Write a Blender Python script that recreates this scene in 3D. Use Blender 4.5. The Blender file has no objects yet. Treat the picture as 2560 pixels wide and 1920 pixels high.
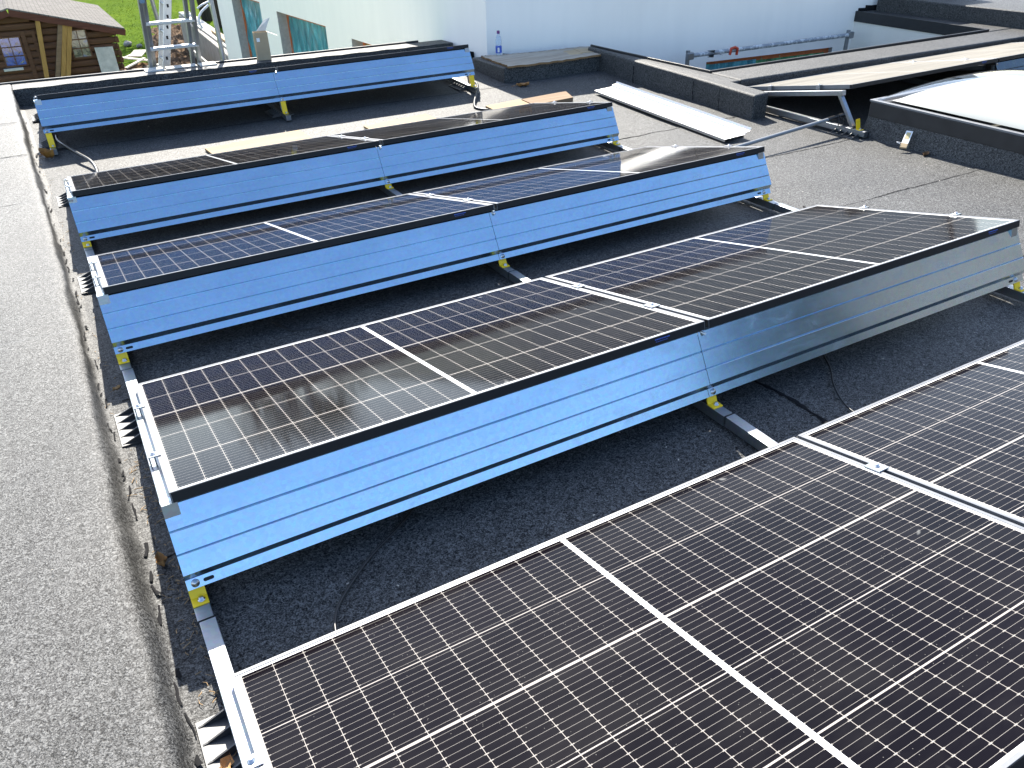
import bpy, math, random
from mathutils import Vector, Matrix
random.seed(7)
SC = bpy.context.scene
COL = SC.collection
R = math.radians

# ------------------------------------------------------------------ camera
cam_d = bpy.data.cameras.new('camera')
cam = bpy.data.objects.new('camera', cam_d); COL.objects.link(cam)
cam_d.sensor_width = 36.0
cam_d.lens = 36.0 * 1999.06 / 2560.0
cam_d.clip_start = 0.02; cam_d.clip_end = 600
YAW, PITCH, ROLL = R(28.9227), R(32.1815), R(-1.4415)
f_ = Vector((math.sin(YAW)*math.cos(PITCH), math.cos(YAW)*math.cos(PITCH), -math.sin(PITCH)))
r0 = Vector((math.cos(YAW), -math.sin(YAW), 0)); u0 = r0.cross(f_)
r_ = math.cos(ROLL)*r0 + math.sin(ROLL)*u0; u_ = -math.sin(ROLL)*r0 + math.cos(ROLL)*u0
M = Matrix((r_, u_, -f_)).transposed().to_4x4()
M.translation = Vector((0.01114, -1.35018, 1.63611))
cam.matrix_world = M
SC.camera = cam

# ------------------------------------------------------------------ sun, sky, exposure
SUN_AZ, SUN_EL = math.atan2(0.27, 1.0), R(43)
SUN_E, SKY_S, EXPO = 4.9, 0.128, 1.65
w = bpy.data.worlds.new('World'); SC.world = w; w.use_nodes = True
nt = w.node_tree; nt.nodes.clear()
sky = nt.nodes.new('ShaderNodeTexSky'); sky.sky_type = 'NISHITA'; sky.sun_disc = False
sky.sun_elevation = SUN_EL; sky.sun_rotation = SUN_AZ
sky.air_density = 1.0; sky.dust_density = 0.5; sky.ozone_density = 3.0; sky.altitude = 100
bg = nt.nodes.new('ShaderNodeBackground'); bg.inputs['Strength'].default_value = SKY_S
out = nt.nodes.new('ShaderNodeOutputWorld')
tc = nt.nodes.new('ShaderNodeTexCoord'); sp_ = nt.nodes.new('ShaderNodeSeparateXYZ'); nt.links.new(tc.outputs['Generated'], sp_.inputs[0])
mapr = nt.nodes.new('ShaderNodeMapRange'); mapr.interpolation_type = 'SMOOTHSTEP'
for i_, v_ in enumerate((-0.45, 0.35, 1.02, 0.66)): mapr.inputs[i_+1].default_value = v_
nt.links.new(sp_.outputs[1], mapr.inputs[0])
hs = nt.nodes.new('ShaderNodeHueSaturation'); nt.links.new(mapr.outputs[0], hs.inputs['Saturation']); nt.links.new(sky.outputs[0], hs.inputs['Color'])
nt.links.new(hs.outputs[0], bg.inputs[0]); nt.links.new(bg.outputs[0], out.inputs[0])
sl = bpy.data.lights.new('sun', 'SUN'); sl.energy = SUN_E; sl.angle = R(0.5); sl.color = (1.0, 0.94, 0.84)
so = bpy.data.objects.new('sun', sl); COL.objects.link(so)
sdir = Vector((math.sin(SUN_AZ)*math.cos(SUN_EL), math.cos(SUN_AZ)*math.cos(SUN_EL), math.sin(SUN_EL)))
so.rotation_euler = (-sdir).to_track_quat('-Z', 'Y').to_euler()
so.location = sdir*30
SC.view_settings.view_transform = 'Standard'; SC.view_settings.look = 'None'
SC.view_settings.gamma = 1; SC.view_settings.exposure = EXPO

# ------------------------------------------------------------------ helpers
class MB:
    def __init__(s): s.v = []; s.f = []; s.m = []; s.sm = []
    def poly(s, pts, faces, m=0, smooth=False):
        b = len(s.v); s.v += [tuple(p) for p in pts]
        for f in faces: s.f.append([b+i for i in f]); s.m.append(m); s.sm.append(smooth)
    def box(s, a, b, m=0, X=None):
        x0, y0, z0 = a; x1, y1, z1 = b
        pts = [Vector(p) for p in ((x0,y0,z0),(x1,y0,z0),(x1,y1,z0),(x0,y1,z0),(x0,y0,z1),(x1,y0,z1),(x1,y1,z1),(x0,y1,z1))]
        if X is not None: pts = [X @ p for p in pts]
        s.poly(pts, [(0,3,2,1),(4,5,6,7),(0,1,5,4),(1,2,6,5),(2,3,7,6),(3,0,4,7)], m)
    def prism(s, prof, p0, p1, ax, ay, m=0, caps=True, smooth=False):
        """profile (a,b) extruded from p0 to p1; ax, ay = directions of a and b"""
        p0, p1, ax, ay = map(Vector, (p0, p1, ax, ay)); n = len(prof)
        pts = [p0+ax*a+ay*b for a, b in prof] + [p1+ax*a+ay*b for a, b in prof]
        fs = [(i, (i+1) % n, n+(i+1) % n, n+i) for i in range(n)]
        s.poly(pts, fs, m, smooth)
        if caps: s.poly(pts, [tuple(reversed(range(n))), tuple(range(n, 2*n))], m)
    def bar(s, p0, p1, wd, ht, up=(0,0,1), m=0):
        p0, p1 = Vector(p0), Vector(p1); d = (p1-p0).normalized(); sx = d.cross(Vector(up)).normalized(); sy = sx.cross(d)
        s.prism([(-wd/2,-ht/2),(wd/2,-ht/2),(wd/2,ht/2),(-wd/2,ht/2)], p0, p1, sx, sy, m)
    def tube(s, path, r, n=10, m=0, caps=True, r_end=None):
        path = [Vector(p) for p in path]; rings = []; N = len(path)
        prev = None
        for i, p in enumerate(path):
            d = (path[min(i+1, N-1)]-path[max(i-1, 0)]).normalized()
            if prev is None:
                a = d.cross(Vector((0,0,1))); a = a.normalized() if a.length > 1e-3 else Vector((1,0,0))
            else:
                a = (prev-d*prev.dot(d)).normalized()
            prev = a; b = d.cross(a)
            rr = r if r_end is None else r+(r_end-r)*i/(N-1)
            rings.append([p+(a*math.cos(2*math.pi*k/n)+b*math.sin(2*math.pi*k/n))*rr for k in range(n)])
        pts = [q for ring in rings for q in ring]
        fs = [(i*n+k, i*n+(k+1) % n, (i+1)*n+(k+1) % n, (i+1)*n+k) for i in range(N-1) for k in range(n)]
        s.poly(pts, fs, m, True)
        if caps: s.poly(pts, [tuple(reversed(range(n))), tuple(range((N-1)*n, N*n))], m)
    def lathe(s, prof, c, n=16, m=0, axis=(0,0,1), smooth=True):
        c = Vector(c); az = Vector(axis).normalized(); ax = az.orthogonal().normalized(); ay = az.cross(ax)
        pts = [c+az*z+(ax*math.cos(2*math.pi*k/n)+ay*math.sin(2*math.pi*k/n))*r for r, z in prof for k in range(n)]
        fs = [(i*n+k, i*n+(k+1) % n, (i+1)*n+(k+1) % n, (i+1)*n+k) for i in range(len(prof)-1) for k in range(n)]
        s.poly(pts, fs, m, smooth)
        L_ = len(prof)
        s.poly(pts, [tuple(reversed(range(n))), tuple(range((L_-1)*n, L_*n))], m)
    def build(s, name, mats, parent=None, bevel=0, seg=2, loc=None):
        me = bpy.data.meshes.new(name); me.from_pydata(s.v, [], s.f)
        for mt in (mats if isinstance(mats, (list, tuple)) else [mats]): me.materials.append(mt)
        me.polygons.foreach_set('material_index', s.m); me.polygons.foreach_set('use_smooth', s.sm); me.update()
        o = bpy.data.objects.new(name, me); COL.objects.link(o)
        if parent is not None: o.parent = parent
        if loc is not None: o.location = loc
        if bevel:
            b = o.modifiers.new('bevel', 'BEVEL'); b.width = bevel; b.segments = seg; b.limit_method = 'ANGLE'; b.angle_limit = R(40)
        return o

def thing(name, label, cat, loc=(0,0,0), rot=(0,0,0), group=None):
    o = bpy.data.objects.new(name, None); COL.objects.link(o); o.empty_display_size = 0.1
    o.location = loc; o.rotation_euler = rot; o['label'] = label; o['category'] = cat
    if group: o['group'] = group
    return o
def tag(o, label, cat, group=None, kind=None):
    o['label'] = label; o['category'] = cat
    if group: o['group'] = group
    if kind: o['kind'] = kind
    return o
def struct(o): o['kind'] = 'structure'; return o
def copy_tree(o, parent=None):
    c = o.copy(); COL.objects.link(c)
    if parent is not None: c.parent = parent
    for ch in list(o.children): copy_tree(ch, c)
    return c

# ------------------------------------------------------------------ materials
class NT:
    def __init__(s, name):
        s.mat = bpy.data.materials.new(name); s.mat.use_nodes = True; s.t = s.mat.node_tree
        s.b = s.t.nodes['Principled BSDF']; s._c = None
    def n(s, ty, **kw):
        x = s.t.nodes.new(ty)
        for k, v in kw.items(): setattr(x, k, v)
        return x
    def link(s, a, b): s.t.links.new(a, b)
    def co(s):
        if s._c is None: s._c = s.n('ShaderNodeTexCoord')
        return s._c.outputs['Object']
    def sep(s):
        x = s.n('ShaderNodeSeparateXYZ'); s.link(s.co(), x.inputs[0]); return x.outputs
    def mth(s, op, a, b=None, c=None):
        x = s.n('ShaderNodeMath', operation=op)
        for i, q in enumerate((a, b, c)):
            if q is None: continue
            if isinstance(q, (int, float)): x.inputs[i].default_value = q
            else: s.link(q, x.inputs[i])
        return x.outputs[0]
    def noise(s, scale, detail=3, rough=0.55, vec=None, out='Fac', stretch=None, dist=0):
        x = s.n('ShaderNodeTexNoise'); x.inputs['Scale'].default_value = scale; x.inputs['Detail'].default_value = detail
        x.inputs['Roughness'].default_value = rough; x.inputs['Distortion'].default_value = dist
        v = vec or s.co()
        if stretch:
            mp = s.n('ShaderNodeMapping'); mp.inputs['Scale'].default_value = stretch; s.link(v, mp.inputs[0]); v = mp.outputs[0]
        s.link(v, x.inputs['Vector']); return x.outputs[out]
    def ramp(s, fac, stops):
        x = s.n('ShaderNodeValToRGB'); e = x.color_ramp.elements
        while len(e) < len(stops): e.new(0.5)
        for i, (p, c) in enumerate(stops):
            e[i].position = p; e[i].color = (c if isinstance(c, (tuple, list)) else (c, c, c)) + (1,) if not (isinstance(c, (tuple, list)) and len(c) == 4) else c
        s.link(fac, x.inputs[0]); return x.outputs[0]
    def mix(s, fac, a, b, blend='MIX'):
        x = s.n('ShaderNodeMix', data_type='RGBA', blend_type=blend)
        for i, q in ((0, fac), (6, a), (7, b)):
            if isinstance(q, (int, float)): x.inputs[i].default_value = q if i == 0 else (q, q, q, 1)
            elif isinstance(q, (tuple, list)): x.inputs[i].default_value = tuple(q)+(1,)
            else: s.link(q, x.inputs[i])
        return x.outputs[2]
    def set(s, **kw):
        for k, v in kw.items():
            i = s.b.inputs[k.replace('_', ' ')]
            if isinstance(v, (int, float)): i.default_value = v
            elif isinstance(v, (tuple, list)): i.default_value = tuple(v)+(1,)
            else: s.link(v, i)
        return s
    def bump(s, h, strength=0.3, dist=0.01):
        x = s.n('ShaderNodeBump'); x.inputs['Strength'].default_value = strength; x.inputs['Distance'].default_value = dist
        s.link(h, x.inputs['Height']); s.link(x.outputs[0], s.b.inputs['Normal'])
        return s

def mat_plain(name, col, rough=0.6, metal=0.0, var=0.12, scale=20, bump=0.0, coat=0.0, spec=0.5):
    m = NT(name)
    n1 = m.noise(scale, 4)
    lo = tuple(c*(1-var) for c in col); hi = tuple(min(1, c*(1+var)) for c in col)
    m.set(Base_Color=m.ramp(n1, [(0.3, lo), (0.7, hi)]), Metallic=metal, Roughness=m.mth('MULTIPLY_ADD', n1, 0.2, max(0.02, rough-0.1)))
    m.b.inputs['Specular IOR Level'].default_value = spec
    if coat: m.set(Coat_Weight=coat, Coat_Roughness=0.08)
    if bump: m.bump(m.noise(scale*3, 4), bump, 0.004)
    return m.mat

def mat_bitumen(name, lo=0.003, hi=0.150, dusty=0.0, spec=0.34, rough=0.57):
    m = NT(name)
    g = m.noise(105, 2, 0.6, dist=1.4)
    g2 = m.noise(240, 2, 0.7, dist=0.6)
    big = m.noise(1.7, 5, 0.6); mid = m.noise(9, 4, 0.6)
    gr = m.mth('ADD', m.mth('MULTIPLY', g, 0.55), m.mth('MULTIPLY', g2, 0.45))
    base = m.ramp(gr, [(0.40, (lo, lo, lo*1.02)), (0.50, (hi*0.34, hi*0.34, hi*0.335)), (0.61, (hi, hi, hi*0.97))])
    tone = m.ramp(m.mth('ADD', m.mth('MULTIPLY', big, 0.6), m.mth('MULTIPLY', mid, 0.4)), [(0.3, 0.82), (0.7, 1.2)])
    base = m.mix(1.0, base, tone, 'MULTIPLY')
    if dusty:
        dn = m.ramp(m.noise(3.3, 6, 0.65), [(0.5, 0.0), (0.75, 1.0)])
        base = m.mix(m.mth('MULTIPLY', dn, dusty), base, (0.13, 0.115, 0.09))
    m.set(Base_Color=base, Roughness=rough)
    m.link(m.ramp(gr, [(0.40, spec*0.45), (0.62, spec)]), m.b.inputs['Specular IOR Level'])
    m.bump(gr, 0.6, 0.006)
    return m.mat

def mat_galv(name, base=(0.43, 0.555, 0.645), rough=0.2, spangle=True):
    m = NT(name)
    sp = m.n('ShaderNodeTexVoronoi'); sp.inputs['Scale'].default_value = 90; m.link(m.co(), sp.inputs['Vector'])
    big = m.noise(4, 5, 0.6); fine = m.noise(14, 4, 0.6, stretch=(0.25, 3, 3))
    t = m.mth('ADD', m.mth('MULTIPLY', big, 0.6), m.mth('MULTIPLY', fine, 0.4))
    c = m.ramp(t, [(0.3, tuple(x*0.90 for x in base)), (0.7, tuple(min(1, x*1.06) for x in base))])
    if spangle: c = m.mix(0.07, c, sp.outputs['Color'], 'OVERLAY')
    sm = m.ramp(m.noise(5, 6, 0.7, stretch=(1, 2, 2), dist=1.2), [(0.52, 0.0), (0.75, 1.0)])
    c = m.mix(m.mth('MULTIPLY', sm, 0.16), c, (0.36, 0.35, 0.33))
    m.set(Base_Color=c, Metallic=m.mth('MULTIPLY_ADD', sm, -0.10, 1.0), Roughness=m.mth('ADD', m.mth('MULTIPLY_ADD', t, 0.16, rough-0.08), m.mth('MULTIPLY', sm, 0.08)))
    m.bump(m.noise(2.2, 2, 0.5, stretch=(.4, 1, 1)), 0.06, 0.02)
    return m.mat

PL, PW, PT = 1.754, 1.096, 0.030
def mat_cells(name='solar_cells', dust_film=0.02):
    m = NT(name); o = m.sep(); u, v = o[0], o[1]
    up = m.mth('ABSOLUTE', m.mth('SUBTRACT', u, PL/2)); ue = m.mth('SUBTRACT', up, 0.0075)
    pu = 0.0707
    fu = m.mth('MODULO', m.mth('ADD', ue, pu*4), pu)
    inu = m.mth('MULTIPLY', m.mth('GREATER_THAN', ue, 0.0), m.mth('LESS_THAN', ue, 12*pu-0.0018))
    inu = m.mth('MULTIPLY', inu, m.mth('LESS_THAN', fu, pu-0.0012))
    vb = m.mth('SUBTRACT', PW, v)
    inv = None; fv = None; h = 0.2085
    for s0 in (0.0185, 0.2298, 0.4452, 0.6566, 0.8692):
        k = m.mth('MULTIPLY', m.mth('GREATER_THAN', vb, s0), m.mth('LESS_THAN', vb, s0+h))
        q = m.mth('MULTIPLY', k, m.mth('SUBTRACT', vb, s0))
        inv = k if inv is None else m.mth('ADD', inv, k); fv = q if fv is None else m.mth('ADD', fv, q)
    cell = m.mth('MULTIPLY', inu, inv)
    sp = h/11
    dw = m.mth('ABSOLUTE', m.mth('SUBTRACT', m.mth('MODULO', fv, sp), sp/2))
    near = m.mth('ADD', m.mth('LESS_THAN', fu, 0.0035), m.mth('GREATER_THAN', fu, pu-0.006))
    wire = m.mth('LESS_THAN', dw, m.mth('MULTIPLY_ADD', near, 0.0010, 0.00034))
    fing = m.mth('LESS_THAN', m.mth('MODULO', u, 0.0035), 0.0012)
    tone = m.noise(1.1, 2); cn = m.ramp(tone, [(0.3, (0.0016, 0.0012, 0.0022)), (0.7, (0.0036, 0.0024, 0.0040))])
    c = m.mix(m.mth('MULTIPLY', fing, 0.22), cn, (0.008, 0.007, 0.009))
    c = m.mix(wire, c, (0.22, 0.205, 0.185))
    wide = m.mth('LESS_THAN', m.mth('ADD', m.mth('MULTIPLY', m.mth('GREATER_THAN', ue, 0.0), m.mth('LESS_THAN', ue, 12*pu)), m.mth('MULTIPLY', m.mth('GREATER_THAN', vb, 0.0185), m.mth('LESS_THAN', vb, 1.0777))), 1.5)
    gapc = m.mix(wide, (0.30, 0.275, 0.25), (0.60, 0.61, 0.62))
    c = m.mix(cell, gapc, c)
    dust = m.n('ShaderNodeTexVoronoi'); dust.inputs['Scale'].default_value = 75; m.link(m.co(), dust.inputs['Vector'])
    dd = m.mth('MULTIPLY', m.mth('LESS_THAN', dust.outputs['Distance'], 0.07), m.mth('GREATER_THAN', m.noise(7, 3), 0.52))
    c = m.mix(m.mth('MULTIPLY', dd, 0.35), c, (0.30, 0.29, 0.26))
    dr = m.ramp(m.noise(5.5, 2, 0.5, dist=0.8), [(0.745, 0.0), (0.765, 1.0)])
    c = m.mix(m.mth('MULTIPLY', dr, 0.5), c, (0.25, 0.25, 0.24))
    haze = m.ramp(m.noise(2.2, 6, 0.65, stretch=(1, 2.2, 1)), [(0.45, 0.0), (0.8, 1.0)])
    c = m.mix(m.mth('MULTIPLY', haze, 0.018), c, (0.5, 0.47, 0.42))
    m.set(Base_Color=c, Roughness=0.4, Coat_Weight=1.0, Coat_IOR=1.165,
          Coat_Roughness=m.ramp(m.noise(3.0, 5, 0.6), [(0.35, 0.045), (0.7, 0.11)]))
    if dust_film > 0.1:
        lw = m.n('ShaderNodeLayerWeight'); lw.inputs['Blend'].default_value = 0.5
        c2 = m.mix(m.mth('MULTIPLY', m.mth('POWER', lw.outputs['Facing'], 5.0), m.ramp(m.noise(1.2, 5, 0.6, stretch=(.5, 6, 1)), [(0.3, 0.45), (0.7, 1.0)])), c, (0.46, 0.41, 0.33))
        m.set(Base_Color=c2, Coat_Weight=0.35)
    m.b.inputs['Specular IOR Level'].default_value = 0.0
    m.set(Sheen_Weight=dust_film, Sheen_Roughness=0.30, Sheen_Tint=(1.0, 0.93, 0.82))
    return m.mat

def mat_render(name, col=(0.95, 0.885, 0.80)):
    m = NT(name)
    a = m.noise(0.8, 5, 0.6); b = m.noise(60, 3, 0.6); st = m.noise(2.0, 5, 0.6, stretch=(3, 3, 0.4))
    t = m.mth('ADD', m.mth('MULTIPLY', a, 0.5), m.mth('MULTIPLY', st, 0.5))
    m.set(Base_Color=m.ramp(t, [(0.3, tuple(c*0.93 for c in col)), (0.6, col)]), Roughness=0.85)
    m.bump(b, 0.15, 0.003); return m.mat

def mat_wood(name, c1, c2, scale=6, rough=0.7, axis=0):
    m = NT(name); st = [28, 28, 28]; st[axis] = 1.5
    g = m.noise(scale/6, 5, 0.6, stretch=tuple(st), dist=0.6); k = m.noise(8, 3)
    m.set(Base_Color=m.mix(m.mth('MULTIPLY', k, 0.35), m.ramp(g, [(0.3, c1), (0.7, c2)]), c1), Roughness=rough)
    m.b.inputs['Specular IOR Level'].default_value = 0.15
    m.bump(g, 0.2, 0.003); return m.mat

def mat_film(name, a, b):
    m = NT(name)
    f = m.noise(1.0, 5, 0.65, stretch=(5, 5, 1.2), dist=1.5)
    m.set(Base_Color=m.ramp(f, [(0.32, a), (0.5, b), (0.68, tuple(min(1, x*1.7+0.08) for x in b))]), Roughness=0.28, Coat_Weight=0.5, Coat_Roughness=0.15)
    m.bump(f, 0.8, 0.04); return m.mat

M_bit = mat_bitumen('mineral_bitumen', dusty=0.06)
M_bitk = mat_bitumen('upstand_bitumen', hi=0.112, spec=0.46, dusty=0.0)
M_tar = mat_plain('tar', (0.012, 0.012, 0.013), 0.85, scale=30, bump=0.3, spec=0.1)
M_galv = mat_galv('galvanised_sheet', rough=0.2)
M_rail = mat_galv('galvanised_rail', (0.31, 0.33, 0.35), 0.42)
M_alu = mat_galv('aluminium', (0.48, 0.49, 0.51), 0.4, False)
M_alud = mat_galv('weathered_aluminium', (0.28, 0.29, 0.30), 0.48, False)
M_cells = mat_cells(); M_dusty = mat_cells('dusty_solar_cells', 0.35)
M_fsil = mat_plain('frame_silver', (0.17, 0.175, 0.185), 0.45, 0.45, 0.06)
M_fblk = mat_plain('frame_black', (0.008, 0.008, 0.010), 0.5, 0, 0.1, spec=0.25)
M_back = mat_plain('backsheet', (0.7, 0.7, 0.7), 0.6)
M_yel = mat_plain('yellow_plastic', (0.85, 0.56, 0.008), 0.5, 0, 0.08, 12, 0.05)
M_blk = mat_plain('black_plastic', (0.016, 0.016, 0.017), 0.42, 0, 0.2, 15, 0.08)
M_foot = mat_plain('foot_plastic', (0.030, 0.030, 0.030), 0.5, 0, 0.2, 15, 0.06, spec=1.0)
M_bolt = mat_galv('bolt_steel', (0.6, 0.6, 0.6), 0.3, False)
M_cable = mat_plain('cable_sheath', (0.012, 0.012, 0.013), 0.38, 0, 0.15, 40)
M_white = mat_render('white_render')
M_cream = mat_render('cream_render', (0.80, 0.76, 0.68))
M_osb = mat_wood('raw_board', (0.27, 0.18, 0.095), (0.37, 0.265, 0.15))
M_plank = mat_wood('brown_plank', (0.15, 0.095, 0.055), (0.26, 0.17, 0.10))
M_ply = mat_wood('weathered_plywood', (0.26, 0.215, 0.16), (0.48, 0.42, 0.34), scale=4)
M_edge = mat_wood('plywood_edge', (0.16, 0.09, 0.04), (0.30, 0.18, 0.09))
M_card = mat_plain('cardboard', (0.42, 0.32, 0.20), 0.8, 0, 0.12, 6, spec=.1)
M_cardw = mat_plain('pale_card', (0.50, 0.48, 0.43), 0.8, spec=.1)
M_log = mat_wood('stained_logs', (0.075, 0.036, 0.020), (0.15, 0.075, 0.042))
M_fascia = mat_wood('fascia_board', (0.085, 0.03, 0.02), (0.14, 0.055, 0.036))
M_timber = mat_wood('new_timber', (0.30, 0.16, 0.045), (0.44, 0.26, 0.08), axis=2)
M_concrete = mat_plain('concrete', (0.30, 0.28, 0.25), 0.85, 0, 0.18, 5, 0.2, spec=.1)
M_orange = mat_plain('orange_seal', (0.48, 0.12, 0.03), 0.6, 0, 0.25, 14)
M_teal = mat_film('teal_film', (0.012, 0.10, 0.14), (0.035, 0.25, 0.30))
M_green = mat_film('green_film', (0.015, 0.11, 0.045), (0.04, 0.24, 0.09))
M_grey = mat_plain('grey_render', (0.34, 0.33, 0.32), 0.85)
M_bark = mat_wood('bark', (0.02, 0.016, 0.012), (0.06, 0.048, 0.036), axis=2)
M_red = mat_plain('red_strap', (0.55, 0.06, 0.02), 0.55)
M_white_p = mat_plain('white_plastic', (0.75, 0.75, 0.74), 0.4)
M_blue = mat_plain('blue_label', (0.03, 0.09, 0.42), 0.45, 0, 0.2, 40)

# ------------------------------------------------------------------ the roof: floor height along y (slight fall and rise)
RY = [0.0, 1.5126, 3.0163, 4.5046, 6.6845]          # y of the low edge of each row's glass
RX = [0.012, 0.0086, 0.0042, 0.0023, -0.0272]
RZ = [0.0361, -0.0012, -0.0334, -0.0200, 0.0404]    # row heights
TH = R(13.163)
RTH = [TH, TH, TH, R(10.9), TH]
FY = [-6.0, 0.0, 1.5, 3.0, 4.5, 6.68, 7.6]
FZ = [0.022, 0.018, -0.016, -0.040, -0.046, 0.022, 0.024]
def fl(y):
    for i in range(len(FY)-1):
        if y <= FY[i+1]:
            t = (y-FY[i])/(FY[i+1]-FY[i]); return FZ[i]+(FZ[i+1]-FZ[i])*max(0, t)
    return FZ[-1]

def grid_sheet(x0, x1, y0, y1, nx, ny, zf):
    m = MB(); pts = []
    for j in range(ny+1):
        for i in range(nx+1):
            x = x0+(x1-x0)*i/nx; y = y0+(y1-y0)*j/ny; pts.append((x, y, zf(x, y)))
    m.poly(pts, [(j*(nx+1)+i, j*(nx+1)+i+1, (j+1)*(nx+1)+i+1, (j+1)*(nx+1)+i) for j in range(ny) for i in range(nx)], 0, True)
    return m
def ripple(x, y): return 0.0022*math.sin(x*3.1+y*1.3)*math.sin(y*2.7-x*0.9)+0.0013*math.sin(9*x+4*y)*math.sin(7*y-3*x)
# bitumen sheets laid across the roof, each lapping 4 mm over the next
seams_y = [-6.0, -0.75, 0.62, 1.62, 2.60, 3.57, 4.56, 5.58, 6.30, 7.25]
roof = None
m = MB()
for k in range(len(seams_y)-1):
    y0, y1 = seams_y[k], seams_y[k+1]
    g = grid_sheet(-0.35, 5.42, y0, y1+0.03, 60, 10, lambda x, y: fl(y)+ripple(x, y)+0.005*(y-y0)/(y1-y0)-0.0025)
    m.poly(g.v, g.f, 0, True)
g = grid_sheet(5.42, 14.0, -6, 4.0, 30, 30, lambda x, y: fl(y)+ripple(x, y)); m.poly(g.v, g.f, 0, True)
roof = struct(m.build('roof_deck', M_bit))
# tar beads pressed out of the laps
def bead(path, r, seed, flat=0.35):
    random.seed(seed); m = MB(); pts = []
    P = [Vector(p) for p in path]
    seg = []
    for a, b in zip(P[:-1], P[1:]):
        n = max(2, int((b-a).length/0.02))
        seg += [a.lerp(b, i/n) for i in range(n)]
    seg.append(P[-1]); wob = 0
    L_, Rr = [], []
    for i, p in enumerate(seg):
        d = (seg[min(i+1, len(seg)-1)]-seg[max(i-1, 0)]).normalized(); s_ = d.cross(Vector((0,0,1))).normalized()
        wob = wob*0.8+random.uniform(-0.004, 0.004); wd = r*random.uniform(0.35, 1.3)
        L_.append(p+s_*(wob+wd)); Rr.append(p+s_*(wob-wd)); pts.append(p+s_*wob+Vector((0,0,r*flat)))
    n = len(seg)
    m.poly(L_+pts+Rr, [(i, i+1, n+i+1, n+i) for i in range(n-1)]+[(n+i, n+i+1, 2*n+i+1, 2*n+i) for i in range(n-1)], 0, True)
    return m
def lap(x0, x1, y, r, seed):
    return bead([(x0+(x1-x0)*i/12, y+0.006*math.sin(i*1.7+seed), fl(y)+0.004) for i in range(13)], r, seed)
for i, (x0, x1, y, r) in enumerate([(3.45, 4.3, 3.575, .006), (4.55, 4.92, 3.585, .006), (-.05, 5.0, .62, .004), (-.05, 5.2, 1.62, .004), (-.05, 5.2, 2.6, .004), (-.05, 3.5, 4.56, .003), (-.1, 3.9, 5.58, .004), (-.12, 3.9, 6.3, .004)]):
    lap(x0, x1, y, r, i).build('tar_seam', M_tar, roof)
b = bead([(2.07, .62, fl(.6)+.004), (2.05, .45, fl(.45)+.004), (2.075, .28, fl(.28)+.004), (2.06, .1, fl(.1)+.004), (2.05, -.2, fl(-.2)+.004)], .009, 31); b.build('tar_seam', M_tar, roof)
b = bead([(3.70, 1.75, fl(1.7)+.004), (3.66, 1.62, fl(1.6)+.004), (3.72, 1.45, fl(1.45)+.004)], .010, 32); b.build('tar_seam', M_tar, roof)

# ------------------------------------------------------------------ left upstand with a rounded ridge
UP = [(-6, -.105, -.140, .07), (0, -.105, -.140, .07), (.48, -.110, -.147, .07), (.83, -.110, -.148, .07), (1.15, -.120, -.149, .07), (2.1, -.123, -.137, .07), (2.7, -.127, -.149, .07), (3.24, -.134, -.150, .07), (3.9, -.145, -.154, .075), (4.6, -.158, -.172, .085), (5.3, -.166, -.186, .10), (5.7, -.170, -.190, .11), (6.3, -.180, -.195, .13), (7.25, -.197, -.200, .15), (7.5, -.197, -.20, .15)]
def upstand():
    m = MB(); rows = []; N = 620
    rg = random.Random(5); nz = [[rg.uniform(-1, 1) for _ in range(400)] for _ in range(6)]
    def sn(k, y, f):
        q = (y+7)*f; i0 = int(q); t = q-i0; t = t*t*(3-2*t); a = nz[k]; return a[i0 % 400]*(1-t)+a[(i0+1) % 400]*t
    for j in range(N+1):
        y = -6+(13.5)*j/N if False else (UP[0][0]+(7.5-UP[0][0])*j/N)
        for i in range(len(UP)-1):
            if y <= UP[i+1][0]+1e-9: break
        t = (y-UP[i][0])/(UP[i+1][0]-UP[i][0]); a = [UP[i][k]+(UP[i+1][k]-UP[i][k])*t for k in range(4)]
        fx, rx, h = a[1], a[2], a[3]; zf = fl(y); wv = 0.007*sn(0, y, 2.3)+0.005*sn(1, y, 9)+0.003*sn(2, y, 31); w2 = 0.006*sn(3, y, 5)+0.003*sn(4, y, 23); w3 = .0035*sn(5, y, 17)
        lapstep = 0.0
        for s_ in (0.12, 1.12, 2.2, 3.3, 4.2, 5.2, 6.05):
            lapstep += 0.004*(1 if y < s_ else 0)
        sec = [(fx+.040, zf+.0012), (fx+.014+wv, zf+.004), (fx+wv, zf+.009), (fx+(rx-fx)*.35+wv+w3, zf+h*.36), (fx+(rx-fx)*.72+w2+w3*.5, zf+h*.74), (rx-.002+w2, zf+h*.94), (rx-.018+w2*.6, zf+h), (rx-.05, zf+h+.001)]
        for k in range(1, 9): sec.append((rx-.05-k*.07, zf+h+.001+ripple(k*.31, y)))
        sec.append((-3.2, zf+h)); sec.append((-3.2, -.4))
        rows.append([(x, y, z+(lapstep if q > 2 else 0)) for q, (x, z) in enumerate(sec)])
    n = len(rows[0]); pts = [p for r in rows for p in r]
    m.poly(pts, [(j*n+k, (j+1)*n+k, (j+1)*n+k+1, j*n+k+1) for j in range(N) for k in range(n-1)], 0, True)
    m.poly(rows[-1]+[(0.0, 7.5, -.4)], [tuple(range(n+1))], 0)
    return m
o = upstand().build('roof_upstand', M_bitk)
tag(o, 'broad grey felt covered upstand running along the left edge of the roof', 'upstand')
mm = MB()
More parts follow.
